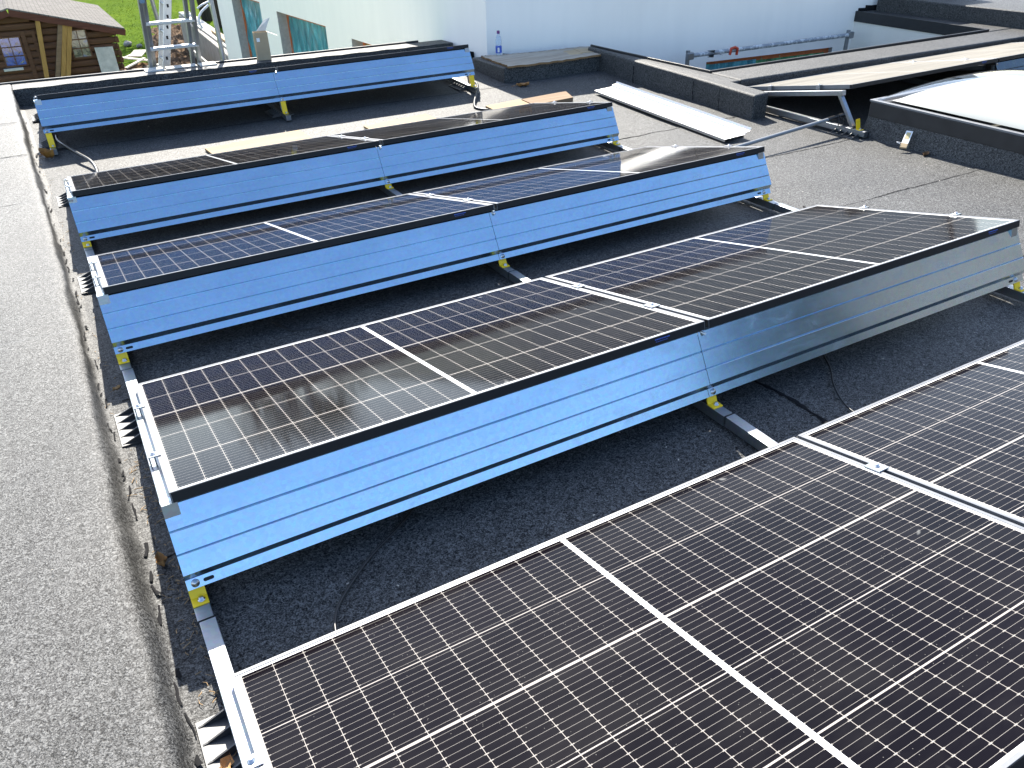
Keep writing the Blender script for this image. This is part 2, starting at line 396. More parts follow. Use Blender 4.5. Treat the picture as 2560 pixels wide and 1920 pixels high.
for i, (y, x0) in enumerate([(4.22, -.16), (3.32, -.13), (2.21, -.12), (1.12, -.11), (.09, -.10), (6.07, -.18), (5.22, -.16)]):
    zz = fl(y)+(.076 if y < 4 else .083 if y < 5 else .105 if y < 6 else .126)+.0035
    b = bead([(x0-.035-(.9*t/8), y+0.02*t/8*(1 if i % 2 else -1), zz) for t in range(9)], .005 if i != 4 else .007, 50+i, .3)
    b.build('tar_seam', M_tar, o)
# dark split and crumbled felt along the foot of the upstand
mm = MB(); random.seed(12)
y = -.2
while y < 6.6:
    for i in range(len(UP)-1):
        if y <= UP[i+1][0]: break
    t = (y-UP[i][0])/(UP[i+1][0]-UP[i][0]); fx = UP[i][1]+(UP[i+1][1]-UP[i][1])*t
    ln = random.uniform(.02, .09)
    if random.random() < .62:
        b = bead([(fx+random.uniform(.0, .018), y, fl(y)+.010), (fx+random.uniform(.0, .02), y+ln, fl(y+ln)+.009)], random.uniform(.002, .006), int(y*1000), .5); mm.poly(b.v, b.f, 0, True)
    y += ln+random.uniform(.0, .06)
o2 = mm.build('split_edge', M_tar, o); o2['kind'] = 'stuff'

# ------------------------------------------------------------------ far parapet
def parapet(name, pts_in, pts_out, z0f, zt, mat, trim=None):
    """pts_in/pts_out: top edge lines (x,y,z); walls drop to z0"""
    m = MB(); n = len(pts_in)
    a = [Vector(p) for p in pts_in]; b = [Vector(p) for p in pts_out]
    for i in range(n-1):
        K = 14
        for k in range(K):
            t0, t1 = k/K, (k+1)/K
            q = [a[i].lerp(a[i+1], t0), a[i].lerp(a[i+1], t1), b[i].lerp(b[i+1], t1), b[i].lerp(b[i+1], t0)]
            w0 = 0.003*math.sin((i*K+k)*1.9); w1 = 0.003*math.sin((i*K+k+1)*1.9)
            q[0].z += w0; q[1].z += w1
            d0 = [Vector((p.x, p.y, z0f)) for p in q]
            m.poly(q+d0, [(0,1,2,3), (1,0,4,5), (3,2,6,7)], 0)
    for A_, B_ in ((a[0], b[0]), (b[-1], a[-1])):
        m.poly([A_, B_, (B_.x, B_.y, z0f), (A_.x, A_.y, z0f)], [(0,1,2,3)], 0)
    return m
def strip(path, wd, z_up, z_dn, side, m=None):
    """metal edge trim following a top edge"""
    m = m or MB()
    for p0, p1 in zip(path[:-1], path[1:]):
        p0, p1 = Vector(p0), Vector(p1); d = (p1-p0).normalized(); s_ = d.cross(Vector((0,0,1)))*side
        m.prism([(0, -z_dn), (wd, -z_dn), (wd, z_up), (0, z_up)], p0, p1, s_, Vector((0,0,1)))
    return m
pin = [(-.2, 7.21, .172), (1.35, 7.205, .163), (2.72, 7.20, .152), (4.10, 7.20, .140)]
pout = [(-3.2, 7.50, .175), (1.57, 7.50, .150), (2.6, 7.50, .142), (4.10, 7.50, .133)]
pout = [(-.2, 7.5, .170), (1.35, 7.5, .152), (2.72, 7.5, .141), (4.10, 7.5, .133)]
o = parapet('roof_parapet', pin, pout, -.45, 0, M_bitk).build('roof_parapet', M_bitk)
tag(o, 'low felt covered parapet along the far edge, ladder leaning on it', 'parapet')
strip([(-3.2, 7.5, .175), (-.2, 7.5, .170), (.94, 7.5, .157)], .022, .018, .10, -1).build('edge_trim', M_blk, o, .002)
strip([(1.60, 7.5, .150), (2.72, 7.5, .141), (3.82, 7.5, .134)], .022, .018, .10, -1).build('edge_trim', M_blk, o, .002)
mm = MB(); mm.box((.93, 7.36, .160), (1.10, 7.56, .172)); mm.box((1.13, 7.42, .158), (1.42, 7.56, .166)); mm.box((1.44, 7.38, .156), (1.60, 7.55, .168))
mm.build('pale_pad', M_cardw, o, .003)

# ------------------------------------------------------------------ solar panels
def panel_proto():
    root = thing('solar_panel', '', 'solar panel')
    lip = 0.011
    m = MB()
    m.box((0, 0.0015, -PT), (PL, lip, 0), 0); m.box((0, PW-lip, -PT), (PL, PW, 0), 0)
    m.box((0, lip, -PT), (lip, PW-lip, 0), 0); m.box((PL-lip, lip, -PT), (PL, PW-lip, 0), 0)
    m.box((.003, 0, -PT+.0005), (PL-.003, 0.0012, -.0015), 1)
    m.box((-.0006, 0, -PT+.001), (.0004, .022, -.0012), 1); m.box((PL-.0004, 0, -PT+.001), (PL+.0006, .022, -.0012), 1)  # thin black corner wraps, standing in for the shade inside the panel seam
    m.box((lip, lip, -PT), (PL-lip, .035, -PT+.002), 1); m.box((lip, PW-.035, -PT), (PL-lip, PW-lip, -PT+.002), 1)
    m.build('frame', [M_fsil, M_fblk], root, .0008, 1)
    m = MB(); m.box((lip, lip, -.006), (PL-lip, PW-lip, -.0018)); m.build('glass', M_cells, root)
    m = MB(); m.box((lip, lip, -.012), (PL-lip, PW-lip, -.0075)); m.build('backsheet', M_back, root)
    m = MB()
    x = PL-.215
    for k in range(9):
        wv = .0052; m.box((x, -.0004, -.0125), (x+wv, .0, -.0085)); x += wv+.0017
    for k in range(6):
        m.box((PL-.212+k*.0085, -.0004, -.0195), (PL-.206+k*.0085, .0, -.0175))
    m.build('maker_mark', M_blue, root)
    return root
protoP = panel_proto()
ROWN = ['nearest', 'second', 'third', 'fourth', 'farthest']
PANEL_LABELS = [
    ('dark solar panel cut off by the bottom edge, left one of the nearest row', 'dark solar panel cut off at the lower right corner, right one of the nearest row'),
    ('solar panel with pale blurred reflections, left one of the second row', 'solar panel whose right end reaches the right picture edge, second row'),
    ('solar panel of the third row left of the seam, speckled with dust', 'solar panel of the third row pointing at the grey pipe, right of the seam'),
    ('solar panel seen nearly edge on in the fourth row, beside the black hose end', 'solar panel seen nearly edge on in the fourth row, in front of the brown plank'),
    ('solar panel of the farthest row seen as a black edge, in front of the ladder', 'solar panel of the farthest row seen as a black edge, ending by the house corner')]
GAP = 0.0155
def place_panel(x, yl, zl, label, th=TH, first=[True]):
    o = protoP if first[0] else copy_tree(protoP); first[0] = False
    o.location = (x, yl-PW*math.cos(th), zl+PW*math.sin(th)); o.rotation_euler = (-th, 0, 0); o['label'] = label
    o['group'] = 'solar panels on the roof'
    return o
for r in range(5):
    for k in range(2):
        place_panel(RX[r]+k*(PL+GAP), RY[r], RZ[r]+.1, PANEL_LABELS[r][k], RTH[r])

# ------------------------------------------------------------------ wind deflectors (galvanised back sheets)
def defl_profile():
    """closed thin profile (y,z) relative to the top front edge of the glass"""
    d = Vector((-.5, -.866)); nrm = Vector((-.866, .5))
    P = [Vector((.030, -.034)), Vector((.006, -.038))]
    base = Vector((.004, -.040)); L_ = .185
    for t in (.36, .70):
        P += [base+d*(L_*t-.003), base+d*(L_*t)-nrm*.0035, base+d*(L_*t+.0035)]
    P = [P[0], P[1], base]+P[2:]
    e = base+d*L_; P.append(e)
    e2 = e+Vector((.010, -.025)); P.append(e2)
    e3 = e2+d*.028; P.append(e3)
    P.append(e3+Vector((.012, -.004)))
    return P
def defl_mesh(m, L_, prof=None):
    P = prof or defl_profile(); n = len(P); th = .0012
    off = []
    for i, p in enumerate(P):
        d = (P[min(i+1, n-1)]-P[max(i-1, 0)]).normalized(); off.append(p+Vector((-d.y, d.x))*th)   # to the back side
    loop = P+off[::-1]
    m.prism([(a.x, a.y) for a in loop], (0,0,0), (L_,0,0), (0,1,0), (0,0,1))
def deflector_proto(kind):
    root = thing('wind_deflector', '', 'wind deflector')
    L_ = 1.755 if kind == 'L' else 1.802
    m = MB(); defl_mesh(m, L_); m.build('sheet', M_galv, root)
    d = Vector((0, -.5, -.866)); nv = Vector((0, -.866, .5))
    P = defl_profile(); e2 = P[-3]; e3 = P[-2]; mid = (e2+e3)/2
    for x in ((.022,) if kind == 'L' else (.020, L_-.05)):
        b = MB(); c = Vector((x, mid.x, mid.y))
        b.lathe([(.011, .0002), (.011, .0018), (.0065, .0018), (.0065, .006), (.0, .0065)], c, 14, axis=nv); b.build('bolt', M_bolt, root)
    for x in ((.056,) if kind == 'L' else (L_-.085,)):
        b = MB(); ax = Vector((1,0,0)); prof = []
        for k in range(8):
            a = math.pi/2+math.pi*k/7; prof.append((-.009+.0048*math.cos(a), .0048*math.sin(a)))
        for k in range(8):
            a = -math.pi/2+math.pi*k/7; prof.append((.009+.0048*math.cos(a), .0048*math.sin(a)))
        c = Vector((x, mid.x, mid.y))
        b.prism(prof, c-nv*.0003, c+nv*.0008, ax, d); b.build('slot', M_fblk, root)
    b = MB()
    if kind == 'L': b.box((.0, -.006, -.060), (.024, .008, -.042)); b.build('corner_bracket', M_rail, root, .002)
    else: b.tube([(.015, .004, -.040), (.024, -.012, -.046)], .005, 8); b.build('pin', M_bolt, root)
    return root
protoD = {'L': deflector_proto('L'), 'R': deflector_proto('R')}; usedD = set()
DL = [None,
      ('long galvanised wind deflector below the second row, left half up to the seam', 'galvanised wind deflector below the second row turning grey to the right edge'),
      ('galvanised wind deflector below the third row, left of its middle yellow clip', 'galvanised wind deflector below the third row, ending near the open roof on the right'),
      ('galvanised wind deflector below the fourth row, left of its seam', 'galvanised wind deflector below the fourth row, right of its seam'),
      ('galvanised wind deflector of the farthest row, left one by the orange leaf', 'galvanised wind deflector of the farthest row, right one by the house corner')]
def place_defl(x, yl, zl, label, kind='L', th=TH):
    o = copy_tree(protoD[kind]) if kind in usedD else protoD[kind]; usedD.add(kind)
    o.location = (x, yl-PW*math.cos(th), zl+PW*math.sin(th)); o['label'] = label; o['group'] = 'wind deflectors behind the panels'
    return o
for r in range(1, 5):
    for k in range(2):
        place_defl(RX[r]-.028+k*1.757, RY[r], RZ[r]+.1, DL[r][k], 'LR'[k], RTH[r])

# ------------------------------------------------------------------ mounting supports
def foot(parent, x, y, z, side):
    root = MB()
    x_in = x+side*.018
    prof_y0, prof_y1 = y-.115, y+.115
    xo = x+side*.090
    m = root
    m.prism([(0, 0), (1, 0), (1, .009), (0, .009)], (xo, prof_y0, z), (xo, prof_y1, z), (-side*.19, 0, 0), (0,0,1))
    for k in range(5):
        yy = prof_y0+.012+k*.0505
        m.prism([(0, .009), (.092, .009), (.092, .036), (.07, .036), (.012, .012), (0, .010)], (xo-side*.004, yy-.0022, z), (xo-side*.004, yy+.0022, z), (-side, 0, 0), (0,0,1))
    o = m.build('foot', M_foot, parent, .003)
    return o
def end_clamp(parent, x, v, top0, side, vdir, wdir):
    """z-shaped clamp on the beam gripping the panel edge; side -1 left end, +1 right end"""
    c = top0+vdir*v
    T = Matrix((Vector((1,0,0)), vdir, wdir)).transposed().to_4x4(); T.translation = c
    m = MB()
    xi = -side*.010; xo = side*.024
    a, b_ = sorted((xi, xo)); m.box((a, -.019, .0005), (b_, .019, .004), 0, T)
    a, b_ = sorted((xo, xo-side*.004)); m.box((a, -.019, -.030), (b_, .019, .004), 0, T)
    a, b_ = sorted((side*.006, side*.010)); m.box((a, -.004, -.050), (b_, .004, -.001), 0, T)
    o = m.build('clamp', M_rail, parent, .001, 1)
    o2 = MB(); o2.lathe([(.0085, 0), (.0085, .0016), (.006, .0016), (.006, .007), (.003, .0075)], T @ Vector((side*.010, 0, .0042)), 12, axis=wdir); o2.build('bolt', M_bolt, o)
def mid_clamp(parent, v, top0, vdir, wdir):
    c = top0+vdir*v
    T = Matrix((Vector((1,0,0)), vdir, wdir)).transposed().to_4x4(); T.translation = c
    m = MB(); m.box((-.021, -.026, .0005), (.021, .026, .0042), 0, T); m.box((-.004, -.02, -.032), (.004, .02, .0005), 0, T)
    o = m.build('clamp', M_rail, parent, .001, 1)
    o2 = MB(); o2.lathe([(.0085, 0), (.0085, .0016), (.006, .0016), (.006, .007), (.003, .0075)], T @ Vector((0, 0, .0045)), 12, axis=wdir); o2.build('bolt', M_bolt, o)
def support(x, yl, zl, yend0, yend1, label, kind, has_front=True, feet=(), edge_x=0.0, TH=TH, foot_side=-1, front=.092):
    vdir = Vector((0, math.cos(TH), -math.sin(TH))); wdir = Vector((0, math.sin(TH), math.cos(TH)))
    """x rail centre; zl height of low glass edge; rail from yend0 to yend1"""
    root = thing('mounting_support', label, 'mounting support', (x, yl, 0), group='galvanised supports under the panels')
    L0 = Vector((0, 0, 0))
    yh = -PW*math.cos(TH); zh = zl+PW*math.sin(TH)
    rail_h = .040; f0 = .016
    def rz(y): return fl(y+yl)+f0
    # base rail: channel with visible lips
    m = MB(); a, b_ = yend0-yl, yend1-yl
    ym = (a+b_)/2; za, zb = rz(a)+rail_h/2, rz(b_)+rail_h/2
    m.bar((0, a, za), (0, b_, zb), .041, rail_h); m.build('base_rail', M_rail, root, .002)
    # hole plugs
    hb = MB(); d = (b_-a)
    for yy in (a+.30, a+.34): 
        pass
    # beam under the panel
    off = wdir*(-PT-(.040 if kind == 'mid' else .019))
    top = Vector((0, yh, zh)); low = Vector((0, 0, zl))
    m = MB(); m.bar(top+off+vdir*(.12 if kind == 'mid' else .004), low+off+vdir*.02, .040, .036, up=wdir); m.build('sloped_beam', M_rail, root, .002)
    yc = yh-front
    if has_front:
        m = MB(); zc = rz(yc)+rail_h
        m.bar((0, yh+.026, zh-.062), (0, yc+.048, zc+.012), .034, .024, up=(0,-.5,.866)); m.build('strut', M_rail, root, .0015)
        # yellow clip: upright plate along the sheet flange, foot on the rail
        zt = zh-.236 if front < .1 else zc+.07
        m = MB(); w2 = .0205
        prof = [(yc+.016, zt+.004), (yc-.004, zc+.006), (yc-.034, zc+.0045), (yc-.034, zc+.0005), (yc-.000, zc+.0005), (yc+.0195, zt+.002)]
        m.prism(prof, (-w2,0,0), (w2,0,0), (0,1,0), (0,0,1))
        clip = m.build('yellow_clip', M_yel, root, .0015)
        b = MB(); b.lathe([(.010, 0), (.010, .002), (.0065, .002), (.0065, .008), (.003, .009)], (.004, yc-.017, zc+.0052), 12); b.build('bolt', M_bolt, clip)
    t0 = Vector((edge_x-x, yh, zh))
    for v in (.30, .80):
        if kind == 'mid': mid_clamp(root, v, t0, vdir, wdir)
        elif kind == 'left': end_clamp(root, x, v, t0, -1, vdir, wdir)
        else: end_clamp(root, x, v, t0, 1, vdir, wdir)
    for fy in feet:
        foot(root, 0, fy-yl, fl(fy)+.001, foot_side)
    return root
SL = [['support at the left end of the nearest row, its ribbed black foot in sunlight', 'support between the two panels of the nearest row', None],
      ['support with a large yellow clip at the left end of the second row', 'support with a yellow clip under the seam of the second row', 'support at the right end of the second row, cut by the picture edge'],
      ['support with a yellow clip at the left end of the third row', 'support with a yellow clip under the seam of the third row', 'support with a yellow clip at the right end of the third row'],
      ['support with a yellow clip at the left end of the fourth row', 'support with a yellow clip under the seam of the fourth row', 'support with a yellow clip at the right end of the fourth row'],
      ['support at the left end of the farthest row, above the orange leaf', 'support with a yellow clip under the middle of the farthest row', 'support with a yellow clip by the wavy black hose, farthest row']]
for r in range(5):
    yfront = RY[r]-PW*math.cos(TH)-.092-.085
    for k, (kind, ex) in enumerate((('left', RX[r]), ('mid', RX[r]+PL+GAP/2), ('right', RX[r]+2*PL+GAP))):
        if SL[r][k] is None: continue
        xr = [0.0, 1.752, 3.506][k]+(RX[r]-.008)*.8
        y1 = (RY[r+1]-PW*math.cos(TH)-.092-.085-.006) if r < 3 else RY[r]+.07
        feet = [RY[r]-.11] if k == 0 else ([RY[r]-.35] if r else [])
        if r == 4: feet = [RY[r]-.04, RY[r]-.04-.90]
        support(xr, RY[r], RZ[r]+.1, yfront, y1, SL[r][k], kind, True, feet, ex, RTH[r])
# raised lettering on the nearest foot
def text_mesh(txt, size, name, mat, parent, M4, depth=.0006):
    cu = bpy.data.curves.new('txt', 'FONT'); cu.body = txt; cu.size = size; cu.extrude = depth; cu.align_x = 'CENTER'; cu.align_y = 'CENTER'
    to = bpy.data.objects.new('txt', cu); COL.objects.link(to)
    dg = bpy.context.evaluated_depsgraph_get(); dg.update()
    me = bpy.data.meshes.new_from_object(to.evaluated_get(dg)); me.name = name
    bpy.data.objects.remove(to)
    me.materials.clear(); me.materials.append(mat); me.transform(M4)
    o = bpy.data.objects.new(name, me); COL.objects.link(o)
    if parent is not None: o.parent = parent
    return o
near_foot = [o for o in bpy.data.objects if o.name.startswith('foot') and o.parent and o.parent['label'] == SL[0][0]][0]
text_mesh('Sunbeam', .014, 'lettering', M_alud, near_foot, Matrix.Translation((-.062, -.112, fl(-.1)+.0107)) @ Matrix.Rotation(R(180-8), 4, 'Z'))

# ------------------------------------------------------------------ array on the right: open triangle, two panels
RYR, RZR, RXR, THR = 3.89, .0, 5.265, R(10.5)
place_panel(RXR, RYR, RZR+.1, 'glaring solar panel on the right with an open triangular side, behind the skylight', THR)
place_panel(RXR+PL+GAP, RYR, RZR+.1, 'solar panel at the right picture edge, row behind the skylight dome', THR)
for o in [q for q in bpy.data.objects if q.get('category') == 'solar panel' and q.location.x > 5]:
    for g in o.children:
        if g.name.startswith('glass'):
            g.data = g.data.copy(); g.data.materials[0] = M_dusty
place_defl(RXR+PL-.01, RYR, RZR+.1, 'wind deflector at the right picture edge beside the skylight dome, its dark reflection painted in', 'L', THR)
support(5.185, RYR, RZR+.1, 2.545, 3.92, 'open mounting triangle with yellow clip beside the skylight, unclad', 'left', True, [2.70], RXR, THR, front=.19)
support(RXR+PL+.008, RYR, RZR+.1, 2.60, 3.92, 'black looking strut behind the skylight dome under the panel seam', 'mid', True, [], RXR+PL+GAP/2, THR)

M_dsheet = mat_galv('dark_reflection_sheet', (0.10, 0.115, 0.125), 0.24)  # galvanised sheet darkened in colour to stand in for its dim reflection
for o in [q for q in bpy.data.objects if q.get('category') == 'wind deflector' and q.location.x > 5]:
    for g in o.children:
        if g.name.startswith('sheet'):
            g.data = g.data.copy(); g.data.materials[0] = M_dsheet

# ------------------------------------------------------------------ kerbs around the light well
def kerb(name, label, quad, z0, zt, bev=.018):
    m = MB(); n = len(quad)
    pts = [(x, y, z0) for x, y in quad]+[(x, y, zt(x, y) if callable(zt) else zt) for x, y in quad]
    m.poly(pts, [tuple(range(n, 2*n))]+[(i, (i+1) % n, n+(i+1) % n, n+i) for i in range(n)], 0)
    o = m.build(name, M_bitk, None, bev, 3); tag(o, label, 'kerb'); return o
k1 = kerb('roof_kerb', 'dark felt kerb running from the boarded platform to its free squared end',
     [(4.925, 3.435), (5.10, 3.455), (5.135, 3.915), (5.225, 3.915), (5.225, 4.30), (5.06, 5.50), (5.03, 5.86), (4.97, 5.86), (4.97, 5.1), (4.985, 4.2)], -.5, lambda x, y: .152+(.03*(y-4.3)/1.3 if y > 4.3 else 0))
# felt laps on the kerb
mm = MB()
for (x, y, rr) in ((4.983, 4.22, .004), (4.962, 5.05, .005), (4.945, 3.85, .003)):
    bead([(x-.006, y, fl(y)+.002), (x-.005, y+.01, fl(y)+.09), (x-.004, y+.004, .13)], rr, int(y*100), .4).build('tar_seam', M_tar, k1)
k2 = kerb('roof_kerb', 'long sunlit felt kerb running to the right behind the glaring panel',
     [(5.228, 3.915), (9.0, 3.80), (14, 3.66), (14, 4.06), (9.02, 4.19), (5.228, 4.30)], -.5, .156)
mt = MB(); strip([(5.235, 4.31, .150), (9.02, 4.20, .160)], .02, .018, .10, -1, mt); mt.build('edge_trim', M_blk, k2, .002)
mt = MB(); strip([(5.235, 4.31, .150), (5.07, 5.50, .175), (5.035, 5.9, .18)], .02, .018, .10, 1, mt); mt.build('edge_trim', M_blk, k1, .002)
# terrace roof right of the light well
o = kerb('terrace_roof', 'pale felt covered terrace roof at the upper right, beyond the light well', [(9.04, 4.19), (14, 4.06), (14, 5.70), (10.6, 5.93), (9.17, 6.06)], -.5, .158)
o['category'] = 'roof'
mt = MB(); strip([(9.02, 4.20, .162), (9.15, 6.06, .150)], .022, .016, .105, 1, mt); mt.build('edge_trim', M_blk, o, .002)
kerb('roof_kerb', 'tall dark kerb at the top right corner, behind the terrace roof', [(9.50, 2.8), (10.0, 2.8), (9.86, 5.9), (9.38, 5.95)], .12, .325)

# boarded platform by the house corner
pt = thing('boarded_platform', 'low dark box with a ragged weathered plywood lid, standing by the house corner', 'platform')
m = MB(); q = [(3.905, 5.69), (4.985, 5.64), (4.97, 6.22), (3.90, 6.36)]
m.poly([(x, y, -.1) for x, y in q]+[(x, y, .128) for x, y in q], [(4,5,6,7), (0,1,5,4), (1,2,6,5), (2,3,7,6), (3,0,4,7)])
m.build('box', M_bitk, pt, .01)
m = MB(); random.seed(4)
edge = []
q = [(3.93, 5.655), (5.20, 5.60), (5.22, 6.05), (3.97, 6.29)]
for i in range(4):
    a, b_ = Vector(q[i]), Vector(q[(i+1) % 4]); n = 26
    for k in range(n):
        p = a.lerp(b_, k/n); s_ = Vector((p.y-a.y, 0)); d = (b_-a).normalized(); nr = Vector((d.y, -d.x))
        p += nr*random.uniform(-.013, .006); edge.append((p.x, p.y, .148+random.uniform(-.004, .003)+.006*math.sin(p.x*4)))
n = len(edge); cx = (4.55, 5.9, .152)
m.poly(edge+[cx], [(i, (i+1) % n, n) for i in range(n)], 0)
m.poly(edge+[(x, y, z-.018) for x, y, z in edge], [(i, n+i, n+(i+1) % n, (i+1) % n) for i in range(n)], 1)
m.build('plywood_lid', [M_ply, M_edge], pt)
o = MB(); T = Matrix.Translation((4.86, 5.86, .153)) @ Matrix.Rotation(R(-12), 4, 'Z')
o.box((-.29, -.12, 0), (-.002, .10, .006), 0, T @ Matrix.Rotation(R(-3), 4, 'Y')); o.box((.0, -.09, .001), (.27, .13, .007), 0, T @ Matrix.Rotation(R(2), 4, 'Y'))
tag(o.build('cardboard_sheet', M_card, None, .001), 'flattened brown cardboard sheet lying on the plywood lid', 'cardboard')

# ------------------------------------------------------------------ the white house
def wall(m, o, dx, L_, z0, z1, holes, th, nrm, mi=0, reveal=None):
    """vertical wall from o along dx (unit) with rectangular holes (s0,s1,za,zb); nrm = outward; reveals go inwards th"""
    o, dx, nrm = Vector(o), Vector(dx).normalized(), Vector(nrm).normalized()
    S = sorted({0, L_}|{h[0] for h in holes}|{h[1] for h in holes}); Z = sorted({z0, z1}|{h[2] for h in holes}|{h[3] for h in holes})
    P = lambda s, z, t=0: Vector((o.x, o.y, 0))+dx*s+Vector((0,0,z))-nrm*t
    flip = dx.cross(Vector((0,0,1))).dot(nrm) < 0
    def quad(a, b_, c, d, k=mi): m.poly([a, b_, c, d], [(3,2,1,0) if flip else (0,1,2,3)], k)
    for i in range(len(S)-1):
        for j in range(len(Z)-1):
            sc, zc = (S[i]+S[i+1])/2, (Z[j]+Z[j+1])/2
            if any(h[0] < sc < h[1] and h[2] < zc < h[3] for h in holes): continue
            quad(P(S[i], Z[j]), P(S[i+1], Z[j]), P(S[i+1], Z[j+1]), P(S[i], Z[j+1]))
    rv = mi if reveal is None else reveal
    for s0, s1, za, zb in holes:
        quad(P(s0, za), P(s0, zb), P(s0, zb, th), P(s0, za, th), rv); quad(P(s1, zb), P(s1, za), P(s1, za, th), P(s1, zb, th), rv)
        quad(P(s0, zb), P(s1, zb), P(s1, zb, th), P(s0, zb, th), rv); quad(P(s1, za), P(s0, za), P(s0, za, th), P(s1, za, th), rv)
    return P
H = thing('white_house', 'white rendered house with film covered windows behind the roof', 'house')
HC = Vector((4.18, 6.55)); GZ = -2.4; HT = 1.45
ld = Vector((-.06, 1, 0)).normalized(); bd = Vector((1, -.1, 0)).normalized()
nl = Vector((-1, -.06, 0)).normalized(); nb = Vector((-.1, -1, 0)).normalized()
W_left = [(2.62, 3.62, -.95, -.172), (4.55, 6.70, -1.35, -.115), (7.55, 9.25, -1.75, -.05)]
m = MB(); PLf = wall(m, (HC.x, HC.y, 0), ld, 10.3, GZ, HT, W_left, .22, nl, 0, 1); m.build('side_wall', [M_white, M_grey], H)
W_back = [(2.80, 4.72, -1.9, -.236)]
m = MB(); PBf = wall(m, (HC.x, HC.y, 0), bd, 7.1, GZ, HT, W_back, .2, nb, 0, 1); m.build('rear_wall', [M_white, M_grey], H)
m = MB()   # roof, far and right closing walls
c4 = [PLf(10.3, HT), PLf(0, HT), PBf(7.1, HT), PBf(7.1, HT)+Vector((.5, 9.4, 0))]
m.poly([c4[0], c4[1], c4[2], c4[3]]+[Vector((p.x, p.y, GZ)) for p in c4], [(0,1,2,3), (2,6,7,3), (3,7,4,0)]); m.build('closing_wall', M_white, H)
m = MB(); strip([tuple(c4[0]), tuple(c4[1])], .03, .03, .06, -1, m); strip([tuple(c4[1]), tuple(c4[2])], .03, .03, .06, -1, m)
m.build('roof_coping', M_blk, H, .003)
# light well side wall (cream), facing left, under the terrace
m = MB(); m.poly([(9.035, 4.20, GZ), (9.165, 6.06, GZ), (9.165, 6.06, .06), (9.035, 4.20, .06)], [(0,1,2,3)]); m.build('light_well_wall', M_cream, H)
def window(P, nrm, s0, s1, za, zb, film, depth=.16, t=.075):
    f = MB()
    for (a, b_, c, d) in ((s0, s0+t, za, zb), (s1-t, s1, za, zb), (s0+t, s1-t, za, za+t), (s0+t, s1-t, zb-t, zb)):
        q = [P(a, c, depth), P(b_, c, depth), P(b_, d, depth), P(a, d, depth)]; qq = [p-Vector(nrm)*.06 for p in q]
        f.poly(q+qq, [(0,1,2,3), (0,1,5,4), (1,2,6,5), (2,3,7,6), (3,0,4,7)])
    fr = f.build('window', M_orange, H)
    g = MB(); NX, NZ = 40, 24; pts = []
    for j in range(NZ+1):
        for i in range(NX+1):
            s_ = s0+t*.6+(s1-s0-1.2*t)*i/NX; z = za+t*.6+(zb-za-1.2*t)*j/NZ
            wv = .010*math.sin(s_*23+1.7*math.sin(z*9))+.007*math.sin(s_*41+z*13)
            ed = min(1, 6*min(i/NX, 1-i/NX)+.1)
            pts.append(P(s_, z, depth+.012-wv*.9-.008*(1-ed)))
    g.poly(pts, [(j*(NX+1)+i, j*(NX+1)+i+1, (j+1)*(NX+1)+i+1, (j+1)*(NX+1)+i) for j in range(NZ) for i in range(NX)], 0, True)
    g.build('film', film, fr)
    return fr
window(PLf, nl, *W_left[0], M_green); window(PLf, nl, *W_left[1], M_teal); window(PLf, nl, *W_left[2], M_teal)
fr = window(PBf, nb, 2.80, 4.72, -1.9, -.236, M_green, depth=.06, t=.06)
m = MB(); m.prism([(0, 0), (.8, 0), (.8, .5), (0, .5)], PBf(2.78, -.78, .055), PBf(2.78, -.78, .06), bd, (0,0,1)); m.build('teal_sheet', M_teal, fr)
# messy flashing at the foot of the corner
random.seed(3)
m = MB()
for k in range(26):
    if k == 18: m.build('base_flashing', M_tar, H, .006); m = MB()
    t = k/26
    p = PLf(.9-t*.9, fl(6.9)) if k < 18 else PBf((k-18)*.04, fl(6.5))
    T = Matrix.Translation((p.x-.02, p.y-.01, fl(6.8)+.02)) @ Matrix.Rotation(random.uniform(-.4, .4), 4, 'Z') @ Matrix.Rotation(random.uniform(-.3, .3), 4, 'Y')
    m.box((-.05, -.035, -.05), (.03, .04, random.uniform(.02, .05)), 0, T)
m.build('base_flashing', M_tar, H, .006)
# terrace side flashing on the rear wall
m = MB()
for k in range(16):
    s_ = 5.12+k*.11; p = PBf(s_, .16, -.01)
    T = Matrix.Translation(p) @ Matrix.Rotation(random.uniform(-.1, .1), 4, 'Y')
    m.box((-.09, -.015, -.06), (.09, .02, .02+random.uniform(0, .035)), 0, T)
m.build('base_flashing', M_tar, H, .004)
o = MB(); o.tube([(10.62, 5.80, .16), (10.62, 5.80, 1.4)], .035, 10); tag(o.build('downpipe', M_fblk), 'black downpipe at the right end of the white wall', 'downpipe')

# scaffold guard rail in the light well
sr = thing('scaffold_rail', 'plaster spattered scaffold tube on two posts before the orange framed window', 'scaffolding')
def spl(name):
    mt = NT(name); n1 = mt.noise(16, 5, 0.7); k = mt.ramp(n1, [(0.5, 0.0), (0.56, 1.0)])
    mt.set(Base_Color=mt.mix(k, (0.30, 0.31, 0.32), (0.60, 0.60, 0.58)), Metallic=mt.mth('MULTIPLY_ADD', k, -0.3, 0.3), Roughness=0.5); return mt.mat
M_spat = spl('spattered_tube')
A_, B_ = Vector((6.42, 5.92, -.056)), Vector((8.92, 5.87, -.067))
m = MB(); m.tube([A_, B_+(B_-A_)*.012], .024, 12); m.build('tube', M_spat, sr)
for p in (A_+Vector((-.03, .03, .05)), B_+Vector((-.02, .03, .05))):
    m = MB(); m.tube([(p.x, p.y, GZ), (p.x, p.y, p.z)], .024, 12); m.build('post', M_alud, sr)
    m = MB(); m.box((p.x-.04, p.y-.06, p.z-.09), (p.x+.045, p.y-.01, p.z-.015)); m.build('coupler', M_alud, sr, .01)
